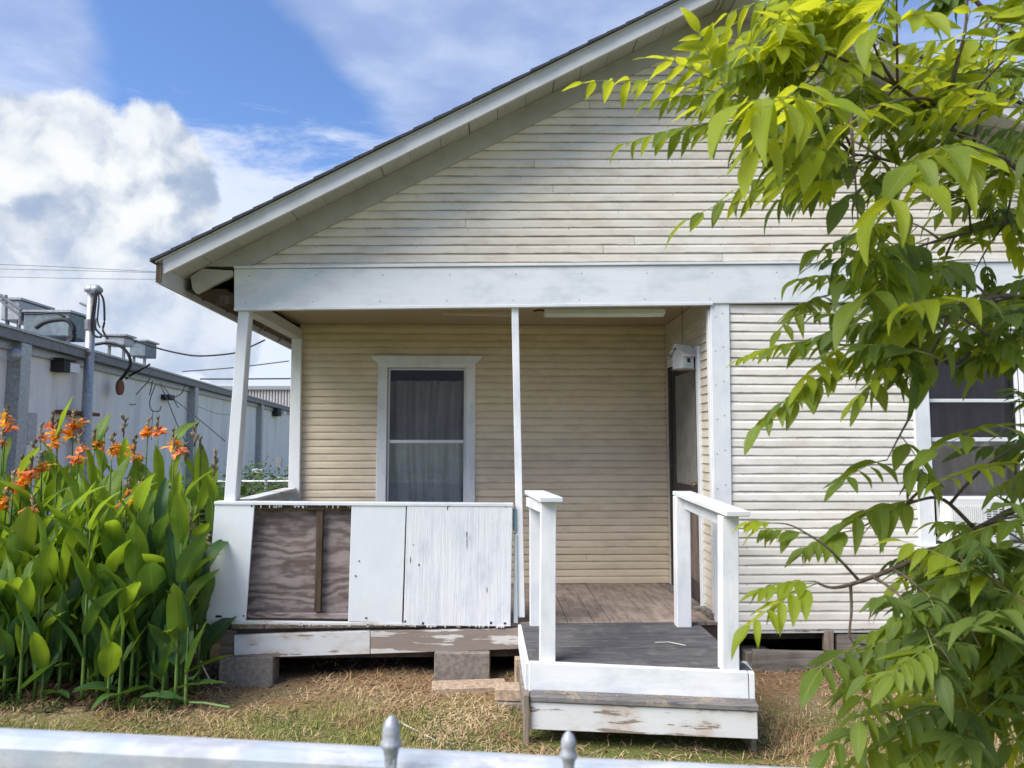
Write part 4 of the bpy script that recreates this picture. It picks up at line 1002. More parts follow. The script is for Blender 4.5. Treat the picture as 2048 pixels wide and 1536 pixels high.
MB().box(mp(166, 700).x, mp(186, 700).x, mb.y-.14, mb.y+.3, mp(176, 712).z, mp(176, 705).z).build('bracket', M['galv_dark'], mast)
def cable(name, pts, Y, r, m, label, cat='cable', group=None):
    P3 = [P(x, y, Y+(d[0] if d else 0)) for x, y, *d in pts]
    # catmull-rom
    out = []
    for i in range(len(P3)-1):
        a, b_, c_, d_ = P3[max(i-1, 0)], P3[i], P3[i+1], P3[min(i+2, len(P3)-1)]
        for k in range(5):
            t = k/5; out.append(.5*((2*b_)+(-a+c_)*t+(2*a-5*b_+4*c_-d_)*t*t+(-a+3*b_-3*c_+d_)*t**3))
    out.append(P3[-1])
    o = MB().tube(out, r, 5).build(name, m, smooth=True); return tag(o, label, cat, group)
my = mb.y-.15
cable('black_cable', [(192, 580), (186, 620), (183, 655), (190, 672), (203, 674)], my, .028, M['cable'], 'thick black cable looping down from the weatherhead, nearest the pole')
cable('black_cable', [(194, 582), (190, 620), (186, 640), (192, 658), (205, 672)], my, .024, M['cable'], 'black cable with a kink right beside the mast')
cable('black_cable', [(197, 582), (207, 600), (209, 640), (206, 660), (216, 678)], my, .024, M['cable'], 'outermost black cable bowing right from the weatherhead')
cable('black_cable', [(195, 580), (198, 600), (195, 640), (200, 655)], my, .018, M['cable'], 'short black cable between the two loops under the weatherhead')
cable('black_cable', [(186, 690), (215, 686), (240, 692), (256, 707), (261, 728), (250, 748), (238, 762)], my+2, .04, M['cable'], 'thick black cable arcing over the roof edge to the rusty plate')
cable('black_cable', [(300, 728), (280, 740), (262, 750), (245, 762)], my+3, .03, M['cable'], 'short black cable rising right from the rusty plate')
cable('black_cable', [(72, 656), (90, 645), (115, 640), (135, 641), (147, 655), (147, 675), (143, 682)], my-1, .05, M['cable'], 'black cable bundle arched over the left rooftop unit')
cable('black_cable', [(50, 628), (80, 628), (110, 626), (130, 634)], my-1, .022, M['cable'], 'thin cable running along the top of the left rooftop unit')
cable('aerial_cable', [(203, 672), (250, 675), (300, 692), (350, 705), (400, 712), (470, 706), (500, 694), (530, 680)], my-3, .016, M['cable'], 'black aerial cable sagging from the mast towards the house eave', 'cable')
cable('aerial_cable', [(365, 743), (470, 735), (578, 722)], 22, .018, M['thin_cable'], 'upper thin wire crossing behind the porch posts')
cable('aerial_cable', [(400, 758), (470, 758), (640, 757)], 22, .022, M['cable'], 'lower straight black wire crossing behind the porch posts')
cable('power_line', [(-300, 524), (0, 529), (300, 543), (600, 560)], 60, .022, M['thin_cable'], 'upper power line in the sky left of the eave', 'power line')
cable('power_line', [(-300, 534), (0, 538), (300, 545), (600, 555)], 62, .02, M['thin_cable'], 'middle power line in the sky left of the eave', 'power line')
cable('power_line', [(-300, 550), (0, 554), (230, 558), (600, 560)], 64, .02, M['thin_cable'], 'lowest power line in the sky left of the eave', 'power line')
wy = along(spx(280), .1).y
dang = [[(249, 768), (253, 800), (262, 809), (272, 808)], [(300, 740), (298, 760), (285, 775), (272, 790)], [(305, 762), (302, 778), (299, 790)], [(318, 765), (335, 800), (355, 850), (380, 900)],
        [(312, 768), (300, 800), (303, 820), (318, 822), (322, 812)], [(372, 765), (362, 788), (345, 795)], [(345, 795), (355, 812), (358, 815)], [(350, 800), (400, 840), (450, 882)], [(322, 766), (340, 790), (348, 796)],
        [(395, 812), (430, 826), (460, 830)], [(213, 750), (213, 790), (210, 802)], [(306, 820), (304, 850), (303, 880)]]
dlab = ['thin wire curling right below the rusty plate', 'wire hanging from the roof edge into a short leftward hook', 'short stiff black wire hanging straight down from the roof edge', 'long wire running diagonally down the white wall to the cannas',
        'wire bent into a J shaped loop on the white wall', 'black wire rising from the junction box to the roof edge', 'short wire stub under the junction box', 'long wire slanting right from the junction box towards the porch post',
        'wire from the roof edge down to the junction box', 'thin wire sagging right of the column between mast and porch', 'short straight wire hanging between the mast and the rusty plate', 'thin wire hanging straight below the J shaped loop']
for i, pts in enumerate(dang):
    cable('loose_wire', pts, wy, .014 if i < 9 else .008, M['thin_cable'] if i not in (2, 5) else M['cable'], dlab[i], 'wire', 'loose wires on the white wall')
o = wallthing('junction_box', 340, 351, 790, 800, -.25, .0, M['dark'], 'small black junction box where wires meet on the white wall', 'junction box')
# roof units
def unit(px0, px1, py0, py1, Y, depth, m, label, slope=0):
    e = empty('rooftop_unit', P((px0+px1)/2, py1, Y), label, 'rooftop unit')
    a0, a1 = P(px0, py1, Y), P(px1, py0, Y)
    MB().box(a0.x, a1.x, Y, Y+depth, a0.z, a1.z).build('case', m, e, bevel=.02)
    MB().box(a0.x-.05, a1.x+.05, Y-.05, Y+depth+.05, a1.z+.002, a1.z+.05).build('lid', M['galv'], e)
    for xx in (a0.x+.05, a1.x-.11):
        MB().box(xx, xx+.06, Y+.1, Y+.16, H-.01, a0.z-.002).build('leg', M['galv_dark'], e)
    return e
yu = along(spx(100)).y+1.5
M['unit'] = plain('blue_grey_unit', (.20, .25, .27), .6, .1, var=.2)
u = unit(45, 140, 625, 672, yu, 1.0, M['unit'], 'blue grey rooftop unit left of the mast')
u = unit(0, 40, 600, 640, yu, 1.2, M['galv'], 'rooftop unit at the left edge with a railing of pipes on it')
a = P(0, 590, yu-.4); b2 = P(42, 620, yu-.4)
o = MB().tube([a, b2], .04).tube([P(0, 600, yu-.4), P(42, 632, yu-.4)], .03).tube([P(12, 590, yu-.4), P(12, 640, yu-.4)], .03).tube([P(40, 615, yu-.4), P(40, 650, yu-.4)], .03).build('pipe_rail', M['galv_dark']); tag(o, 'grey pipe rail on the roof at the left edge', 'rail')
u = unit(258, 292, 683, 712, along(spx(275)).y+1.5, .7, M['unit'], 'smaller rooftop unit right of the mast above the roof edge')
u = unit(208, 250, 672, 690, along(spx(230)).y+1.5, .5, M['galv'], 'low flat rooftop unit directly right of the mast')
# far ribbed warehouse
far = empty('ribbed_warehouse', (P(540, 800, 62).x, 62, 0), 'pale ribbed metal building far behind the porch posts', 'building')
fa, fb = P(420, 808, 62), P(720, 780, 62)
b = MB(); n = 50
for i in range(n):
    x = fa.x+(fb.x-fa.x)*i/n; w = (fb.x-fa.x)/n
    b.box(x+.02, x+w*.55, 62-.12, 62.0, 0, fb.z)
b.build('wall_ribs', plain('rib_metal', (.62, .56, .55), .6), far)
MB().box(fa.x, fb.x, 62.001, 80, 0, fb.z).build('wall', plain('warehouse_wall', (.50, .46, .47), .7), far); MB().box(fa.x-.3, fb.x+.3, 61.7, 80.3, fb.z, fb.z+.3).build('roof', M['galv'], far)
# condenser + chain link beside the neighbour
cd = empty('condenser_unit', P(552, 985, 14), 'grey outdoor condenser unit behind the porch side rail', 'condenser unit')
c0, c1 = P(528, 988, 14), P(578, 961, 14)
MB().box(c0.x, c1.x, 14, 14.7, 0, c1.z).build('case', M['galv_dark'], cd, bevel=.02); MB().box(c0.x-.02, c1.x+.02, 13.98, 14.72, c1.z+.002, c1.z+.04).build('lid', M['galv'], cd)
b = MB()
for i in range(9): z = c1.z-.1-i*.09; b.box(c0.x+.05, c1.x-.05, 13.985, 13.998, z, z+.03)
b.build('louver', M['dark'], cd)
wb = empty('utility_box', P(515, 960, 20), 'white utility box standing by the far wall between the porch posts', 'utility box')
c0, c1 = P(502, 975, 20), P(524, 938, 20); MB().box(c0.x, c1.x, 20, 20.3, 0, c1.z).build('case', M['plastic_white'], wb, bevel=.02); MB().box(c0.x+.08, c1.x-.08, 19.985, 19.999, c1.z-.45, c1.z-.1).build('door', M['galv'], wb)
lb = empty('pole_meter', P(556, 940, 18), 'slim grey meter on a stand behind the rear porch post', 'meter')
c0, c1 = P(551, 935, 18), P(562, 915, 18); MB().box(c0.x, c1.x, 18, 18.1, c0.z, c1.z).build('box', M['galv'], lb); MB().box((c0.x+c1.x)/2-.02, (c0.x+c1.x)/2+.02, 18.02, 18.06, 0, c0.z).build('stand', M['galv'], lb)
clf = empty('chain_link_fence', P(500, 1000, 12.5), 'chain link fence between the house and the white building', 'fence')
ya = 12.5; xa_, xb_ = P(425, 960, ya).x, P(640, 960, ya).x; zt_ = P(500, 963, ya).z
MB().tube([(xa_, ya, zt_), (xb_, ya, zt_)], .025).build('top_rail', M['galv'], clf)
for x in (xa_, (xa_+xb_)/2, xb_): MB().tube([(x, ya, 0), (x, ya, zt_+.05)], .03).build('post', M['galv'], clf)
b = MB(); x = xa_-1.2
while x < xb_:
    for s in (1, -1):
        p, q = (x, 0) if s > 0 else (x+zt_, 0), (x+zt_, zt_) if s > 0 else (x, zt_)
        if p[0] != q[0]:
            a0, a1 = max(min(p[0], q[0]), xa_), min(max(p[0], q[0]), xb_)
            if a1 > a0:
                f_ = lambda xx: p[1]+(q[1]-p[1])*(xx-p[0])/(q[0]-p[0])
                b.tube([(a0, ya, f_(a0)), (a1, ya, f_(a1))], .004, 3, cap=False)
    x += .075
o = b.build('mesh', M['galv'], clf); o['kind'] = 'stuff'

# ================================================================== LEAF TEMPLATES
def leaf_grid(L, Wd, shape, nseg=8, fold=.25, droop=.2, wave=0, ph=0, twist=0):
    """leaf along +Y from origin, normal +Z. 4 columns. returns verts, faces, uv"""
    vs_, uv = [], []
    for i in range(nseg+1):
        v = i/nseg; w = shape(v)*Wd/2
        y = L*v; zc = -droop*L*v*v
        yy = L*(v-droop*.25*v**3)
        for c in (-1, -.5, 0, .5, 1):
            z = zc+abs(c)*w*fold+wave*w*math.sin(v*11+ph+c*1.5)*abs(c)
            x = c*w; tw = twist*v
            x, z2 = x*math.cos(tw)-(z-zc)*math.sin(tw), zc+x*math.sin(tw)+(z-zc)*math.cos(tw)
            vs_.append((x, yy, z2)); uv.append((.5+c*.5, v))
    fs = []
    for i in range(nseg):
        for c in range(4): a = i*5+c; fs.append((a, a+1, a+6, a+5))
    return np.array(vs_), np.array(fs), np.array(uv)
lance = lambda v: (max(0, math.sin(math.pi*min(1, v**.72)))**.9)*(1-.25*v)+.02
paddle = lambda v: (0.10 if v < .06 else 1)*max(.01, math.sin(math.pi*min(1, (v*.97+.03)**.92))**.75) if v < .999 else .01

# ================================================================== CANNAS
GRP = 'cannas in the dense clump beside the porch'
cl_meshes = []
for i in range(9):
    v, f, uv = leaf_grid(1, .31+.045*(i % 3), paddle, 10, fold=.28+.12*random.random(), droop=[.06, .18, .34, .10, .55, .25, .12, .42, .05][i], wave=.10, ph=i*1.7, twist=random.uniform(-.5, .5))
    me = bpy.data.meshes.new('canna_leaf'); me.from_pydata([tuple(p) for p in v], [], [tuple(q) for q in f.tolist()])
    ul = me.uv_layers.new(name='UVMap'); li = np.zeros(len(me.loops), dtype=np.int32); me.loops.foreach_get('vertex_index', li); ul.data.foreach_set('uv', uv[li].astype(np.float32).ravel())
    me.polygons.foreach_set('use_smooth', [True]*len(me.polygons)); me.materials.append(M['canna_leaf']); cl_meshes.append(me)
cl_dark = []
for me in cl_meshes: m2 = me.copy(); m2.materials[0] = M['canna_dark']; cl_dark.append(m2)
def flower_mesh(n_pet, r, m, seed):
    rr = random.Random(seed); b = MB()
    for k in range(n_pet):
        az = rr.uniform(0, 6.28); elv = rr.uniform(-.2, 1.25); L = r*rr.uniform(.7, 1.15); w = L*rr.uniform(.6, .85)
        v, f, uv = leaf_grid(L, w, lambda t: max(.05, math.sin(math.pi*(t**.75)))**.6 if t < .99 else .35, 5, fold=.3, droop=rr.uniform(.2, .9), wave=.35, ph=rr.uniform(0, 6))
        Mx = Matrix.Rotation(az, 3, 'Z') @ Matrix.Rotation(elv, 3, 'X') @ Matrix.Rotation(rr.uniform(-.8, .8), 3, 'Y')
        o_ = Vector((rr.uniform(-1, 1), rr.uniform(-1, 1), rr.uniform(-1.3, 1)))*r*.42
        b.add([tuple(Mx @ Vector(p)+o_) for p in v], [tuple(q) for q in f.tolist()])
    return b.mesh('bloom', m, smooth=True)
blooms = [flower_mesh(12, .078, M['petal'], 1), flower_mesh(15, .088, M['petal'], 2), flower_mesh(10, .072, M['petal_red'], 3), flower_mesh(13, .080, M['petal_red'], 4), flower_mesh(7, .064, M['petal'], 5), flower_mesh(17, .092, M['petal'], 6)]
def bud_mesh(seed):
    rr = random.Random(seed); b = MB(); b.tube([(0, 0, 0), (.003, 0, .08), (.006, 0, .17)], [.006, .005, .002], 5)
    for k in range(9):
        z = .02+.016*k; a = rr.uniform(0, 6.28); d = Vector((math.cos(a), math.sin(a), 1.1)).normalized()
        p = Vector((.003, 0, z)); b.tube([p, p+d*.02, p+d*.045], [.006, .009, .003], 5)
    return b.mesh('bud_spike', M['stem_dry'], smooth=True)
buds = [bud_mesh(11), bud_mesh(12), bud_mesh(13)]
def child(name, me, parent, loc, rot=None, sc=1):
    o = bpy.data.objects.new(name, me); COL.objects.link(o); o.parent = parent; o.location = loc
    if rot is not None: o.rotation_mode = 'QUATERNION'; o.rotation_quaternion = rot
    o.scale = (sc, sc, sc) if not hasattr(sc, '__len__') else sc
    return o
leafcount = 0
def canna(x, y, h, label, bloom=None, bud=False, nl=7, lean=(0, 0), dark=False, lowest=.14, seed=0, lsz=.46, spike=None, topl=.80):
    global leafcount
    rr = random.Random(seed*77+int((x+9)*1000)); zg = gz(x, y)
    root = empty('canna_plant', (x, y, zg), label, 'canna', GRP)
    hs = h-zg; n = 8; pts = []; rads = []
    for i in range(n+1):
        t = i/n; pts.append(Vector((lean[0]*t*t, lean[1]*t*t, hs*t))); rads.append(.014*(1-t*.72))
    st = MB().tube([p+Vector((x, y, zg)) for p in pts], rads, 6).build('stem', M['stem'], root, smooth=True)
    def at(t): i = min(int(t*n), n-1); return pts[i].lerp(pts[i+1], t*n-i)
    a0 = rr.uniform(0, 6.28)
    top_leaf = topl if (bloom or bud) else .96
    for k in range(nl):
        t = lowest+(top_leaf-lowest)*(k/(nl-1) if nl > 1 else 0)
        az = a0+k*2.5+rr.uniform(-.5, .5)
        L = lsz*rr.uniform(.8, 1.15)*(1-.28*max(0, t-.6)/.4)*(.75 if k == 0 else 1)
        tilt = R(rr.uniform(58, 84)) + .1*t          # elevation of the blade above horizontal
        if k == 0: tilt = R(rr.uniform(15, 50))
        q = Quaternion((0, 0, 1), az) @ Quaternion((1, 0, 0), tilt) @ Quaternion((0, 1, 0), rr.uniform(-.5, .5))
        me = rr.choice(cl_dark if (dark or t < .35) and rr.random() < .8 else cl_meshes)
        child('leaf', me, root, at(t), q, (L*rr.uniform(.62, 1.0), L, L)); leafcount += 1
    if bloom is not None:
        for j in range(rr.choice((1, 1, 2))):
            child('bloom', blooms[(bloom+j) % 6], root, at(1)+Vector((rr.uniform(-.03, .03), rr.uniform(-.02, .02), -.02-.07*j)), Quaternion((0, 0, 1), rr.uniform(0, 6)), rr.uniform(.70, .95))
        child('bud_spike', buds[bloom % 3], root, at(1)-Vector((0, 0, .06)), Quaternion((0, 0, 1), 1.3), 1)
    elif bud: child('bud_spike', buds[seed % 3], root, at(1)-Vector((0, 0, .03)), Quaternion((0, 0, 1), seed), rr.uniform(.9, 1.3))
    return root
fl_specs = [ # px, py, Y, bloom type, label
 (10, 842, 6.3, 1, 'tall canna with orange bloom against the wall at the photo\'s left edge'),
 (8, 888, 6.0, 2, 'canna with pink coral bloom just below the leftmost orange bloom'),
 (103, 852, 6.4, 3, 'canna with ragged coral bloom beside the grey meter box'),
 (84, 876, 6.5, 2, 'canna with small red bloom left of the ragged coral one'),
 (150, 850, 6.3, 5, 'canna with tall orange bloom below the service mast'),
 (122, 868, 6.2, 0, 'canna with orange pink bloom between coral bloom and mast'),
 (185, 890, 6.1, 0, 'canna with orange bloom low right of the mast foot'),
 (152, 900, 5.9, 2, 'canna with small coral bloom under the mast bloom'),
 (222, 898, 5.9, 1, 'canna with widest red orange bloom in the clump top'),
 (290, 866, 6.3, 5, 'canna with upright orange bloom left of the three at the clump\'s right'),
 (322, 862, 6.6, 3, 'canna with coral bud and bloom highest at the clump\'s right'),
 (350, 888, 6.2, 0, 'canna with orange bloom rightmost among the top blooms'),
 (348, 905, 6.0, 2, 'canna with small drooping coral bloom right end of the clump'),
 (262, 900, 6.4, 4, 'canna with tiny orange bud between the widest bloom and upright bloom'),
 (60, 910, 6.2, 4, 'canna with small orange bloom on a dark green background at left'),
 (45, 945, 5.6, 0, 'canna with yellow orange bloom left of two bright ones'),
 (88, 936, 5.6, 5, 'canna with brightest yellow orange bloom at left middle'),
 (64, 948, 5.55, 3, 'canna with red orange bloom between two yellow orange ones'),
 (26, 976, 5.5, 2, 'canna with coral bloom lower left under the orange pair'),
 (6, 1008, 5.45, 1, 'canna with peach orange bloom cut by the left photo edge'),
 (70, 1024, 5.4, 2, 'canna with lowest coral red bloom in the clump'),
 (250, 992, 5.45, 4, 'canna with single orange bloom in the middle of the leaves'),
 (278, 992, 5.5, 4, 'canna with narrow orange bud right of the single orange bloom'),
]
for i, (px, py, Y, bt, lab) in enumerate(fl_specs):
    hd = P(px, py, Y); canna(hd.x, Y, hd.z+.02, lab, bloom=bt, nl=6, topl=.70, seed=i+1, lean=(random.uniform(-.03, .03), 0), lsz=.46)
bud_specs = [(392, 868, 6.6, 'canna seed spike standing highest near the porch post'), (405, 885, 6.4, 'canna seed spike just left of the porch post top leaves'), (432, 925, 6.2, 'canna with bare seed spike touching the porch post'), (250, 850, 6.8, 'canna with thin dark seed spike right of the orange blooms'),
             (345, 1040, 5.4, 'canna with brown drooping seed head in the front right'), (385, 1045, 5.35, 'canna with curled dry seed head nearest the white panel'), (212, 850, 6.8, 'canna bud spike behind the widest bloom'), (375, 900, 6.2, 'canna bud spike between right blooms and the post')]
for i, (px, py, Y, lab) in enumerate(bud_specs):
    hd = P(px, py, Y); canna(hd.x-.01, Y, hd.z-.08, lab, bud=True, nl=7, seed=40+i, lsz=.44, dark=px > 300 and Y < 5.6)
front = [(18, 5.3, 1.15, 'front canna at the left photo edge with bright lit leaves'), (70, 5.2, 1.25, 'front canna with broad round lit leaf, second from the left'), (118, 5.25, 1.40, 'tall front canna with curled yellow green leaf'),
         (165, 5.2, 1.3, 'front canna with folded narrow leaf left of the middle'), (215, 5.3, 1.35, 'front canna with young yellow green leaf in the middle'), (262, 5.25, 1.42, 'front canna right of the middle with pointed upright leaf'),
         (305, 5.3, 1.30, 'front canna with dark blue green leaves left of the panel'), (352, 5.2, 1.2, 'nearest dark canna in front of the porch panel'), (395, 5.45, 1.05, 'short dark canna leaning on the white panel\'s edge'),
         (40, 5.15, .9, 'short front canna with wide yellowish leaves low at left'), (240, 5.15, .75, 'short canna with low pointed leaf in front of the middle'), (372, 5.15, .62, 'low canna with single drooping leaf by the white stick')]
for i, (px, Y, h, lab) in enumerate(front):
    x = PZ(px, 1400, 0).x*0+P(px, 1380, Y).x
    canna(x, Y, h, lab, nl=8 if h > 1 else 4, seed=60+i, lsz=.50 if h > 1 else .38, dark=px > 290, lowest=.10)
for i in range(38):
    x, Y = -3.85+i*.044+random.uniform(-.04, .04), random.uniform(5.12, 5.8)
    canna(x, Y, random.uniform(.45, .95), 'short leafy canna shoot low between the taller stalks', nl=6, seed=300+i, lsz=.40, dark=i % 2 == 0, lowest=.06)
for i in range(60):
    while True:
        x, Y = random.uniform(-5.3, -2.3), random.uniform(5.4, 7.9)
        if x/Y*FPX+980 > -220 and x+ (Y-5.4)*.12 < -2.22: break
    h = random.uniform(1.05, 1.42)
    canna(x, Y, h, 'leafy green canna stalk without a bloom crowded inside the clump', nl=8, seed=100+i, lsz=.46, lowest=.10)

# ================================================================== OVERHANGING TREE
tree = empty('pecan_tree', (3.4, 2.7, 0), 'leafy tree with feathery compound leaves hanging across the right side of the yard', 'tree')
lv_meshes = {}
for key in ('leaf_young', 'leaf_mid', 'leaf_dark'):
    L_ = []
    for i in range(5):
        v, f, uv = leaf_grid(1, [.33, .38, .42, .30, .40][i], lance, 9, fold=[.25, .4, .15, .5, .3][i], droop=[.12, .28, .2, .42, .05][i], wave=.07, ph=i*2.1, twist=[.2, -.3, .5, -.1, .35][i])
        L_.append((v, f, uv))
    lv_meshes[key] = L_
leaflet_me = {}
for key, L_ in lv_meshes.items():
    leaflet_me[key] = []
    for (v, f, uv) in L_:
        me = bpy.data.meshes.new('leaflet'); me.from_pydata([tuple(p) for p in v], [], [tuple(q) for q in f.tolist()])
        ul = me.uv_layers.new(name='UVMap'); li = np.zeros(len(me.loops), dtype=np.int32); me.loops.foreach_get('vertex_index', li); ul.data.foreach_set('uv', uv[li].astype(np.float32).ravel())
        me.polygons.foreach_set('use_smooth', [True]*len(me.polygons)); me.materials.append(M[key]); leaflet_me[key].append(me)
trs = random.Random(5)
def bez(a, b, sagv, n=8):
    out = []
    for i in range(n+1): t = i/n; out.append(a.lerp(b, t)+sagv*(4*t*(1-t)))
    return out
nleaf = 0
def compound(base, tip, pairs, ll, key, sep=False, droop=.55, term=True, arch=.05, rr=trs, join=False):
    """one pinnate leaf: rachis from base to tip, paired drooping leaflets and one at the end"""
    global nleaf; nleaf += 1
    base, tip = Vector(base), Vector(tip); D = (tip-base); Ln = D.length
    pts = bez(base, tip, Vector((0, 0, arch*Ln)), 8)
    rach = MB().tube(pts, [.0022*(1-.6*i/8) for i in range(9)], 5)
    items = []
    down = Vector((0, 0, -1))
    for i in range(pairs):
        t = .24+.70*i/max(1, pairs-1)*.95 if pairs > 1 else .6
        k = min(int(t*8), 7); p = pts[k].lerp(pts[k+1], t*8-k); d = (pts[k+1]-pts[k]).normalized()
        side = d.cross(Vector((0, 0, 1))); side = side.normalized() if side.length > .1 else Vector((1, 0, 0))
        prof = .68+.42*math.sin(math.pi*min(1, .25+.75*t))
        for s in (-1, 1):
            ld = (d*rr.uniform(.35, .75)+side*s*rr.uniform(.55, .95)+down*droop*rr.uniform(.5, 1.5)).normalized()
            items.append((p, ld, ll*prof*rr.uniform(.8, 1.12), side*s))
    if term: items.append((pts[-1], ((tip-pts[-3]).normalized()+down*droop*.6).normalized(), ll*rr.uniform(.85, 1.1), Vector((0, 0, 1))))
    leafs = []
    for (p, ld, L, sd) in items:
        # normal: mostly up, tipped outwards
        up = (Vector((rr.uniform(-.35, .35), rr.uniform(-.35, .35), 1))+sd*.25).normalized()
        zax = (up-ld*up.dot(ld)); zax = zax.normalized() if zax.length > .05 else Vector((0, -1, 0))
        xax = ld.cross(zax).normalized(); zax = xax.cross(ld).normalized()
        leafs.append((p, Matrix((xax, ld, zax)).transposed(), L, rr.randrange(5)))
    if sep:
        lo = rach.build('leaf', M['twig_green'], tree, smooth=True)
        w = wloc(lo)
        for (p, Rm, L, mi) in leafs:
            child('leaflet', leaflet_me[key][mi], lo, p-w, Rm.to_quaternion(), L)
    else:
        b = rach; nv0 = len(b.v); nf0 = len(b.f)
        for (p, Rm, L, mi) in leafs:
            v, f, uv = lv_meshes[key][mi]
            A_ = np.array(Rm)
            b.add([tuple(q) for q in (v*L) @ A_.T+np.array(p)], [tuple(q) for q in f.tolist()], [tuple(u) for u in uv])
        if join:
            JOIN.add(b.v, b.f, b.uv); JOIN_MAT.extend([0]*nf0+[{'leaf_young': 1, 'leaf_mid': 2, 'leaf_dark': 3}[key]]*(len(b.f)-nf0)); return
        a = np.array(b.v); c = Vector(base)
        me = bpy.data.meshes.new('leaf'); me.from_pydata([tuple(q) for q in (a-np.array(c))], [], b.f)
        ul = me.uv_layers.new(name='UVMap'); li = np.zeros(len(me.loops), dtype=np.int32); me.loops.foreach_get('vertex_index', li)
        ul.data.foreach_set('uv', np.array(b.uv, dtype=np.float32)[li].ravel())
        me.polygons.foreach_set('use_smooth', [True]*len(me.polygons)); me.materials.append(M['twig_green']); me.materials.append(M[key])
        mi_ = np.ones(len(me.polygons), dtype=np.int32); mi_[:nf0] = 0; me.polygons.foreach_set('material_index', mi_)
        o = bpy.data.objects.new('leaf', me); COL.objects.link(o); o.parent = tree; o.location = c-wloc(tree)
def branch(pts, r0, r1, m='bark', name='branch'):
    """pts = (px,py,Y) knots -> smooth tapered limb; returns sampled world points"""
    P3 = [P(*p) if len(p) == 3 and abs(p[0]) > 20 else Vector(p) for p in pts]
    out = []
    for i in range(len(P3)-1):
        a, b_, c_, d_ = P3[max(i-1, 0)], P3[i], P3[i+1], P3[min(i+2, len(P3)-1)]
        for k in range(5):
            t = k/5; out.append(.5*((2*b_)+(-a+c_)*t+(2*a-5*b_+4*c_-d_)*t*t+(-a+3*b_-3*c_+d_)*t**3))
    out.append(P3[-1]); n = len(out)
    MB().tube(out, [r0+(r1-r0)*i/(n-1) for i in range(n)], 7).build(name, M[m], tree, smooth=True)
    return out
# trunk and limbs (trunk stands outside the right edge)
tb = Vector((3.4, 2.7, 0))
MB().tube([tb, tb+Vector((-.05, 0, 1.0)), tb+Vector((.05, .05, 2.2)), tb+Vector((-.05, .0, 3.6)), tb+Vector((.1, .1, 5.0))], [.15, .12, .10, .075, .04], 12).build('trunk', M['bark'], tree, smooth=True)
def T_(z): return (3.38, 2.72, z)
limbs = []
limbs.append(branch([T_(2.4), (2300, 560, 2.5), (2048, 345, 2.3), (1960, 300, 2.25), (1901, 255, 2.2), (1790, 169, 2.1), (1656, 106, 2.0)], .014, .004))
limbs.append(branch([T_(3.0), (2300, 260, 2.6), (2100, 120, 2.5), (1980, 30, 2.4), (1900, -60, 2.4)], .014, .006))
limbs.append(branch([T_(1.9), (2300, 700, 2.5), (2048, 594, 2.3), (1901, 627, 2.25), (1790, 672, 2.2), (1677, 744, 2.15)], .012, .003))
limbs.append(branch([T_(1.4), (2300, 960, 2.6), (2060, 1010, 2.4), (1972, 1049, 2.3), (1831, 1118, 2.2), (1728, 1160, 2.15), (1667, 1175, 2.1), (1629, 1163, 2.1)], .015, .003))
limbs.append(branch([T_(1.1), (2300, 1150, 2.6), (2080, 1190, 2.4), (1934, 1267, 2.3), (1896, 1381, 2.25), (1846, 1461, 2.2)], .010, .003))
limbs.append(branch([T_(2.6), (2250, 420, 2.7), (2050, 440, 2.6), (1880, 480, 2.6), (1760, 520, 2.5)], .012, .003))
limbs.append(branch([(1945, 1053, 2.3), (1888, 1000, 2.28), (1839, 1000, 2.25), (1770, 1030, 2.2), (1713, 1060, 2.2)], .007, .002))
limbs.append(branch([(1717, 1160, 2.15), (1680, 1120, 2.12), (1644, 1087, 2.1), (1583, 1051, 2.1), (1540, 1046, 2.1)], .005, .0015))
limbs.append(branch([(1701, 1171, 2.14), (1703, 1220, 2.14), (1701, 1278, 2.14), (1736, 1290, 2.14)], .005, .002))
limbs.append(branch([(1823, 829, 2.24), (1800, 870, 2.22), (1774, 920, 2.2)], .004, .0015))
limbs.append(branch([(1774, 682, 2.2), (1700, 690, 2.17), (1640, 688, 2.15), (1585, 687, 2.14)], .004, .0015))
limbs.append(branch([(1790, 169, 2.1), (1760, 120, 2.05), (1745, 80, 2.0)], .006, .002))
limbs.append(branch([(1890, 240, 2.18), (1905, 160, 2.1), (1930, 60, 2.05), (1935, -40, 2.0)], .008, .003))
limbs.append(branch([(1795, 172, 2.1), (1794, 80, 2.0), (1793, -30, 1.9)], .005, .002))
limbs.append(branch([(1870, 225, 2.17), (1859, 199, 2.1), (1800, 200, 2.0), (1700, 225, 1.8), (1652, 215, 1.75)], .006, .003))
limbs.append(branch([(1656, 106, 2.0), (1620, 160, 2.0), (1540, 200, 2.0), (1470, 192, 2.05), (1433, 185, 2.05)], .005, .002))
limbs.append(branch([(1960, 300, 2.25), (1840, 330, 2.3), (1720, 310, 2.3), (1690, 330, 2.3)], .008, .002))
limbs.append(branch([(1760, 520, 2.5), (1700, 560, 2.5), (1660, 590, 2.5)], .004, .002))
limbs.append(branch([(1901, 627, 2.25), (1860, 720, 2.2), (1823, 829, 2.24)], .006, .003))
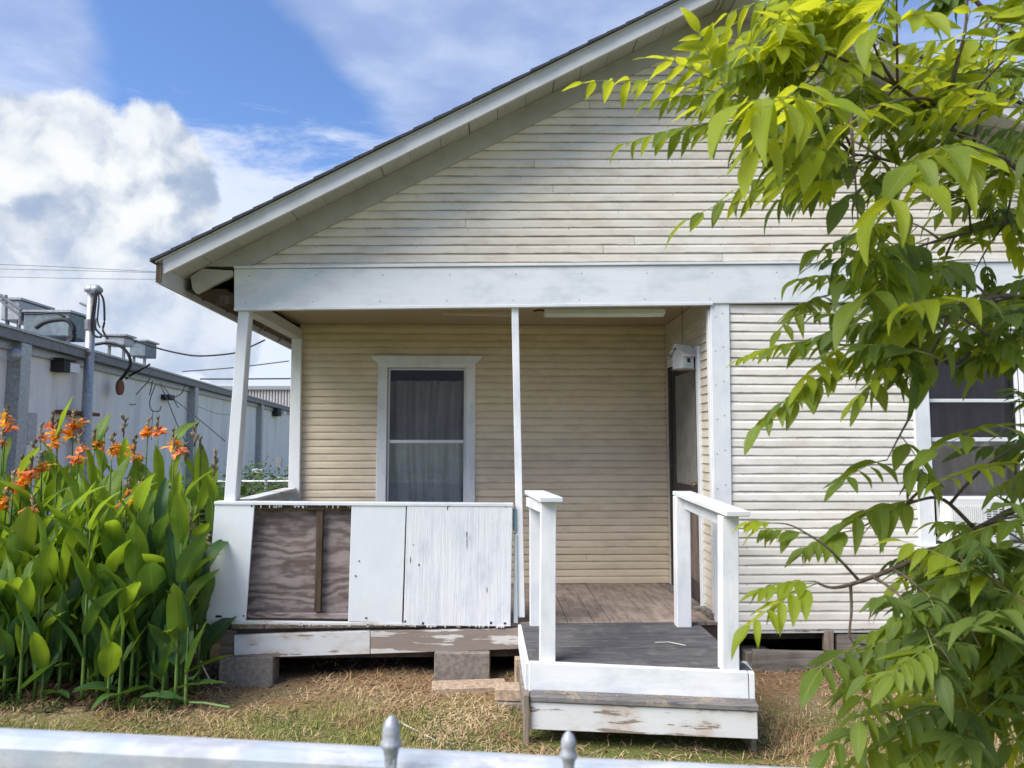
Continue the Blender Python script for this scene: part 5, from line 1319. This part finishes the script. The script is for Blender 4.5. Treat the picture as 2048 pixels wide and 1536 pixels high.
# hand-placed leaves: (base px,py), (tip px,py), Y base, Y tip, pairs, leaflet length m, material, separate leaflets, droop
LV = [
 ((1433, 185), (1165, 165), 2.05, 2.15, 6, .085, 'leaf_young', True, .7),
 ((1475, 192), (1330, 118), 2.05, 2.0, 5, .105, 'leaf_young', True, .4),
 ((1440, 170), (1398, 66), 2.05, 2.0, 4, .095, 'leaf_young', True, .2),
 ((1510, 240), (1250, 288), 2.0, 2.1, 7, .095, 'leaf_mid', True, .9),
 ((1652, 215), (1545, 205), 1.75, 1.5, 3, .215, 'leaf_young', True, .8),
 ((1640, 120), (1560, 60), 2.0, 1.9, 4, .11, 'leaf_mid', True, .5),
 ((1700, 225), (1490, 205), 1.8, 1.5, 3, .20, 'leaf_young', True, .7),
 ((1620, 160), (1510, 300), 1.8, 1.5, 3, .17, 'leaf_young', True, .6),
 ((1656, 106), (1500, 85), 2.0, 2.0, 6, .10, 'leaf_mid', True, .6),
 ((1540, 200), (1395, 215), 2.0, 2.0, 5, .10, 'leaf_young', True, .7),
 ((1470, 192), (1300, 205), 2.05, 2.1, 6, .08, 'leaf_mid', True, .7),
 ((1620, 155), (1540, 110), 2.0, 1.95, 4, .12, 'leaf_young', True, .3),
 ((1745, 80), (1640, 15), 2.0, 1.9, 5, .13, 'leaf_young', False, .4),
 ((1760, 120), (1670, 150), 2.05, 1.9, 5, .14, 'leaf_young', False, .6),
 ((1720, 310), (1570, 300), 2.3, 2.2, 5, .12, 'leaf_mid', False, .8),
 ((1800, 200), (1640, 300), 1.9, 1.7, 4, .17, 'leaf_young', False, .7),
 ((1840, 330), (1690, 400), 2.3, 2.1, 5, .15, 'leaf_dark', False, .8),
 ((1690, 330), (1470, 380), 2.3, 2.3, 5, .12, 'leaf_mid', False, .8),
 ((1700, 560), (1590, 560), 2.5, 2.4, 5, .11, 'leaf_mid', False, .6),
 ((1660, 590), (1560, 660), 2.5, 2.3, 4, .11, 'leaf_mid', False, .6),
 ((1700, 690), (1610, 760), 2.17, 2.1, 4, .11, 'leaf_young', False, .6),
 ((1656, 106), (1600, 40), 2.0, 1.9, 5, .085, 'leaf_young', True, .2),
 ((1690, 330), (1375, 440), 2.3, 2.4, 6, .13, 'leaf_mid', True, .7),
 ((1730, 320), (1560, 400), 2.25, 2.2, 4, .15, 'leaf_dark', True, .9),
 ((1660, 590), (1590, 620), 2.5, 2.4, 4, .11, 'leaf_mid', True, .5),
 ((1760, 520), (1640, 500), 2.5, 2.3, 4, .13, 'leaf_mid', True, .7),
 ((1585, 687), (1475, 720), 2.14, 2.2, 7, .055, 'leaf_young', True, .5),
 ((1690, 690), (1560, 690), 2.15, 2.1, 5, .10, 'leaf_mid', True, 1.0),
 ((1677, 744), (1570, 800), 2.15, 2.1, 5, .095, 'leaf_mid', True, .7),
 ((1700, 735), (1520, 850), 2.15, 2.1, 6, .105, 'leaf_mid', True, .9),
 ((1774, 920), (1690, 960), 2.2, 2.1, 4, .11, 'leaf_mid', True, .3),
 ((1800, 870), (1860, 960), 2.2, 2.1, 3, .13, 'leaf_mid', False, .5),
 ((1540, 1046), (1500, 1045), 2.1, 2.1, 4, .06, 'leaf_young', True, .5),
 ((1620, 1070), (1520, 1060), 2.1, 2.15, 5, .075, 'leaf_mid', True, 1.0),
 ((1713, 1060), (1610, 1095), 2.2, 2.2, 5, .095, 'leaf_mid', True, .9),
 ((1839, 1000), (1700, 1040), 2.25, 2.2, 5, .15, 'leaf_mid', True, .6),
 ((1629, 1163), (1520, 1180), 2.1, 2.1, 5, .075, 'leaf_young', True, .5),
 ((1640, 1165), (1500, 1250), 2.1, 2.0, 5, .105, 'leaf_young', True, .6),
 ((1736, 1290), (1640, 1340), 2.14, 2.0, 4, .12, 'leaf_mid', True, .7),
 ((1736, 1290), (1720, 1440), 2.14, 2.0, 5, .13, 'leaf_mid', False, .4),
 ((1846, 1461), (1700, 1530), 2.2, 2.1, 4, .14, 'leaf_mid', False, .5),
 ((1846, 1400), (1660, 1500), 2.25, 2.1, 5, .13, 'leaf_mid', False, .5),
 ((1860, 640), (1700, 560), 2.2, 1.9, 4, .17, 'leaf_dark', False, .9),
 ((1950, 520), (1720, 600), 2.1, 1.8, 5, .18, 'leaf_mid', False, .7),
 ((1930, 620), (1850, 740), 2.2, 2.0, 4, .13, 'leaf_mid', False, .5),
 ((1860, 690), (1740, 780), 2.2, 2.1, 4, .14, 'leaf_mid', False, .9),
 ((2080, 850), (1870, 900), 2.1, 1.9, 5, .12, 'leaf_mid', False, .1),
 ((2080, 930), (1880, 965), 2.1, 1.95, 6, .08, 'leaf_young', False, .1),
 ((1970, 300), (1760, 420), 1.9, 1.6, 4, .20, 'leaf_young', False, .6),
 ((1960, 290), (1820, 330), 1.9, 1.7, 5, .18, 'leaf_mid', False, .8),
 ((1793, -20), (1740, 60), 1.9, 1.7, 3, .15, 'leaf_young', False, .4),
 ((1793, 40), (1850, 30), 1.9, 1.8, 3, .14, 'leaf_young', False, .5),
 ((2048, 120), (1880, 220), 2.3, 2.2, 5, .13, 'leaf_mid', False, .6),
]
def ray_leaf(b, t, yb, yt, pairs, ll, key, sep, droop):
    compound(P(b[0], b[1], yb), P(t[0], t[1], yt), pairs, ll, key, sep, droop)
for i_, spec in enumerate(LV): ray_leaf(*spec[:7], spec[7] and i_ < 30, spec[8]*.62)
# twigs and leaves filling the dense right side
bound = [(-60, 1640), (60, 1450), (150, 1400), (240, 1440), (330, 1540), (430, 1640), (500, 1680), (600, 1640), (700, 1690), (800, 1760), (900, 1870), (1040, 1870), (1120, 1820), (1200, 1740), (1300, 1770), (1420, 1790), (1560, 1740)]
def lb(y):
    for (a, xa), (b_, xb) in zip(bound, bound[1:]):
        if a <= y <= b_: return xa+(xb-xa)*(y-a)/(b_-a)
    return 1750
def proj(v):
    d = CR.transposed() @ (Vector(v)-Vector((0, 0, EYE))); return (CW/2+FPX*d.x/-d.z, CH/2-FPX*d.y/-d.z)
src = [p for l in limbs for p in l]
count = 0; tries = 0; fill = []
while count < 116 and tries < 9000:
    tries += 1
    py = trs.uniform(-40, 1560); l = lb(py); px = l+(2200-l)*trs.random()**.9
    if count < 7: px, py = trs.uniform(1850, 2090), trs.uniform(90, 270)
    elif px > 1800 and py < 250 and trs.random() < .55: continue
    if 715 < py < 1100 and 1790 < px < 2080 and trs.random() < .88: continue
    if 1180 < py and px < 1900 and trs.random() < .35: continue
    Y = trs.uniform(1.75, 2.9)
    e = P(px, py, Y); s_ = min(src, key=lambda p: (p-e).length+(.5 if p.x < e.x else 0))
    if not .06 < (s_-e).length < .8: continue
    tw = bez(s_, e, Vector((0, 0, .08*(s_-e).length)), 6)
    MB().tube(tw, [.0052*(1-.7*i/6) for i in range(7)], 5).build('branch', M['bark'], tree, smooth=True)
    for k in range(4):
        p = tw[[6, 4, 5, 3][k]]
        upness = 1-py/1536
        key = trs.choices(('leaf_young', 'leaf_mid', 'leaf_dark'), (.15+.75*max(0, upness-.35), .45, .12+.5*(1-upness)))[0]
        ln = trs.uniform(.17, .30)
        dv = Vector((trs.uniform(-1.3, .15), trs.uniform(-.7, .5), trs.uniform(-.55, .35))).normalized()
        tip = p+dv*ln; q = proj(tip)
        if q[0] < lb(max(-60, min(1560, q[1])))-60: dv.x = abs(dv.x)*.5; tip = p+dv.normalized()*ln; q = proj(tip)
        if 720 < q[1] < 1080 and 1830 < q[0] < 2060 and trs.random() < .6: continue
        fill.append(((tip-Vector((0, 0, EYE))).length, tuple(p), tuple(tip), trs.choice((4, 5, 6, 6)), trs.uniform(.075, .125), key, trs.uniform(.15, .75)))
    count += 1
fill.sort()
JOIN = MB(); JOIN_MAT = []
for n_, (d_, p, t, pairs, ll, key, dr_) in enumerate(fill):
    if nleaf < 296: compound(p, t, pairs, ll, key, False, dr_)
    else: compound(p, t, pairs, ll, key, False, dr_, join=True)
if JOIN.v:
    a = np.array(JOIN.v); c = Vector(a.mean(0)); me = bpy.data.meshes.new('leaves'); me.from_pydata([tuple(q) for q in (a-np.array(c))], [], JOIN.f)
    ul = me.uv_layers.new(name='UVMap'); li = np.zeros(len(me.loops), dtype=np.int32); me.loops.foreach_get('vertex_index', li)
    ul.data.foreach_set('uv', np.array(JOIN.uv, dtype=np.float32)[li].ravel()); me.polygons.foreach_set('use_smooth', [True]*len(me.polygons))
    for key in ('twig_green', 'leaf_young', 'leaf_mid', 'leaf_dark'): me.materials.append(M[key])
    me.polygons.foreach_set('material_index', np.array(JOIN_MAT, dtype=np.int32))
    o = bpy.data.objects.new('leaves', me); COL.objects.link(o); o.parent = tree; o.location = c-wloc(tree); o['kind'] = 'stuff'

# ================================================================== GROUND COVER
def zarr(x, y):
    n = .018*np.sin(x*2.1+.5*y)+.014*np.sin(y*3.3+x*.7)+.010*np.sin(5.1*x-2.3*y)
    bank = .05*np.clip((-2.0-x)/.6, 0, 1)*np.clip((y-5.0)/.4, 0, 1)
    return n+bank+.055+.05*np.clip((y-4.4)/1.2, 0, 1)
def under_step(x, y): return (x > .2) & (x < 1.6) & (y > 4.5)
def blades(n, xr, yr, dens, hmin, hmax, w, flat, name, m):
    x = rng.uniform(*xr, n); y = rng.uniform(*yr, n)
    keep = rng.random(n) < dens(x, y); x, y = x[keep], y[keep]; n = len(x)
    z = zarr(x, y); az = rng.uniform(0, 2*np.pi, n); L = rng.uniform(hmin, hmax, n)
    el = rng.uniform(*flat, n); bend = rng.uniform(-.5, .5, n)
    dx, dy, dz = np.cos(az)*np.cos(el), np.sin(az)*np.cos(el), np.sin(el)
    sx_, sy_ = -np.sin(az), np.cos(az)
    base = np.stack([x, y, z+.002+rng.uniform(0, .006, n)], -1); d = np.stack([dx, dy, dz], -1); s = np.stack([sx_, sy_, np.zeros(n)], -1)
    mid = base+d*(L*.55)[:, None]+s*(bend*L*.15)[:, None]; tip = base+d*L[:, None]+s*(bend*L*.5)[:, None]; tip[:, 2] -= L*.12
    tip[:, 2] = np.maximum(tip[:, 2], zarr(tip[:, 0], tip[:, 1])+.002)
    wv = w*rng.uniform(.6, 1.3, n)
    V = np.stack([base-s*wv[:, None], base+s*wv[:, None], mid+s*(wv*.8)[:, None], mid-s*(wv*.8)[:, None], tip], 1).reshape(-1, 3)
    i0 = np.arange(n)*5
    F_ = np.concatenate([np.stack([i0, i0+1, i0+2], -1), np.stack([i0, i0+2, i0+3], -1), np.stack([i0+3, i0+2, i0+4], -1)])
    o = fast_mesh(name, V, F_, m)
    return o
def nz(x, y, s=1.0, o=0.0):
    return .5+.25*np.sin(1.9*s*x+1.3*y*s+o)+.15*np.sin(4.3*s*x-3.1*s*y+2*o)+.10*np.sin(9.1*x*s+7.7*y*s+o)
def d_green(x, y):
    yy = y+.5*(nz(x, y)-.5)
    lim = np.where(x < -.4, 5.15, 4.15+.0*x); lim = np.where(x > 1.6, 4.75, lim)
    base = np.clip((lim-yy)/.55, 0.03, 1)
    base = np.where((x < -2.2) & (y > 5.05), base*.1, base)
    return np.where(under_step(x, y), 0, base*np.clip((nz(x, y, 2.6, 1.0)-.22)*2.4, .12, 1))
def d_straw(x, y):
    v = np.clip((nz(x, y, 1.9, 3.0)-.28)*2.1, .06, 1)*np.where(y > 5.75, .25, 1)
    return np.where(under_step(x, y) & (y > 4.4), .1, v)
o = blades(150000, (-5.2, 4.6), (2.6, 5.7), d_green, .022, .065, .0026, (.5, 1.4), 'lawn_grass', M['grass']); tag(o, 'short dry yellow green grass across the front yard', 'grass', kind='stuff')
o = blades(110000, (-5.2, 4.6), (2.6, 6.6), d_straw, .03, .12, .0027, (-.05, .6), 'dry_straw', M['straw']); tag(o, 'dry straw clippings scattered over the bare brown soil', 'straw', kind='stuff')
o = blades(9000, (-5.2, -2.0), (4.98, 6.2), lambda x, y: np.clip((y-5.0)/.25, 0, 1)*np.where(y > 5.8, .4, 1), .05, .16, .006, (-.1, .7), 'leaf_litter', M['litter']); tag(o, 'dead brown leaves and stalks under the cannas', 'leaf litter', kind='stuff')
o = blades(5000, (-5.0, -2.1), (5.02, 5.7), lambda x, y: np.clip(nz(x, y, 3.1, .4)*1.3-.35, 0, 1), .04, .13, .007, (.3, 1.3), 'low_weeds', M['weed']); tag(o, 'low green weeds at the foot of the cannas', 'weeds', kind='stuff')
o = blades(3500, (1.7, 4.6), (5.35, 6.0), lambda x, y: np.clip((x-2.2)/1.0, 0, 1)*nz(x, y, 2.7, .9), .05, .16, .006, (.3, 1.3), 'foundation_weeds', M['weed']); tag(o, 'dark green weeds along the sill beam right of the steps', 'weeds', kind='stuff')
o = blades(2600, (1.7, 3.6), (4.0, 5.0), lambda x, y: np.clip((nz(x, y, 3.3, 2.0)-.4)*3, 0, 1), .06, .19, .0022, (.7, 1.5), 'tall_straw', M['straw']); tag(o, 'taller dry grass tufts right of the lower step', 'grass', kind='stuff')
o = blades(2200, (-4.5, .2), (3.9, 5.0), lambda x, y: np.clip((nz(x, y, 4.1, 5.0)-.5)*4, 0, 1), .05, .10, .003, (.6, 1.5), 'green_tufts', M['weed']); tag(o, 'small green tufts in the lawn behind the fence rail', 'grass', kind='stuff')
o = blades(700, (-2.4, 1.9), (4.3, 6.0), lambda x, y: np.full_like(x, .6), .02, .05, .010, (-.1, .4), 'fallen_leaves', M['litter']); tag(o, 'dead brown leaf scraps on the bare soil before the porch', 'leaf litter', kind='stuff')
# dry straw on the lower tread
x = rng.uniform(.5, 1.5, 500)
V = []; Fs = []
for i in range(420):
    s_ = random.uniform(.1, 1.28); o_ = random.uniform(.0, .05)+.02; d_ = (B2-A2).normalized(); n_ = Vector((-d_.y, d_.x)); p_ = A2+d_*s_+n_*(o_-.03+.06*random.random()); a_ = random.uniform(0, 6.28); L_ = random.uniform(.01, .04)
    z_ = .354+random.uniform(0, .006); k = len(V); ddx, ddy = math.cos(a_)*L_, math.sin(a_)*L_
    V += [(p_.x, p_.y, z_), (p_.x+ddy*.06, p_.y-ddx*.06, z_), (p_.x+ddx, p_.y+ddy, z_+random.uniform(0, .006))]; Fs.append((k, k+1, k+2))
o = fast_mesh('straw_bits', np.array(V), np.array(Fs), M['straw']); tag(o, 'straw clippings lying along the lower step tread', 'straw', kind='stuff')
# shrub by the far fence
sh = empty('shrub', P(512, 985, 13.3), 'small green shrub seen between the porch posts', 'shrub')
c0 = P(512, 972, 13.3); n = 2600
pts = rng.normal(0, 1, (n, 3))*np.array([.28, .2, .22])+np.array([c0.x, 13.3, c0.z-.15])
V = []; Fs = []
for i, p in enumerate(pts):
    a_ = random.uniform(0, 6.28); e_ = random.uniform(-1, 1); d_ = Vector((math.cos(a_)*math.cos(e_), math.sin(a_)*math.cos(e_), math.sin(e_)))*.07; s_ = Vector((-d_.y, d_.x, d_.x*.3))*.35
    k = len(V); q = Vector(p); V += [tuple(q), tuple(q+d_*.5+s_), tuple(q+d_), tuple(q+d_*.5-s_)]; Fs.append((k, k+1, k+2, k+3))
o = fast_mesh('foliage', np.array(V), np.array(Fs), M['weed'], sh)
MB().tube([(c0.x, 13.3, 0), (c0.x, 13.3, c0.z-.1)], .02).build('stem', M['bark'], sh)
bg = fast_mesh('hedge_leaves', (np.array(V)-np.array([c0.x, 13.3, 0]))*np.array([3.0, 1, 1])+np.array([P(445, 990, 11).x, 11, -.1]), np.array(Fs), M['weed']); tag(bg, 'low green hedge behind the cannas and the corner post', 'hedge')
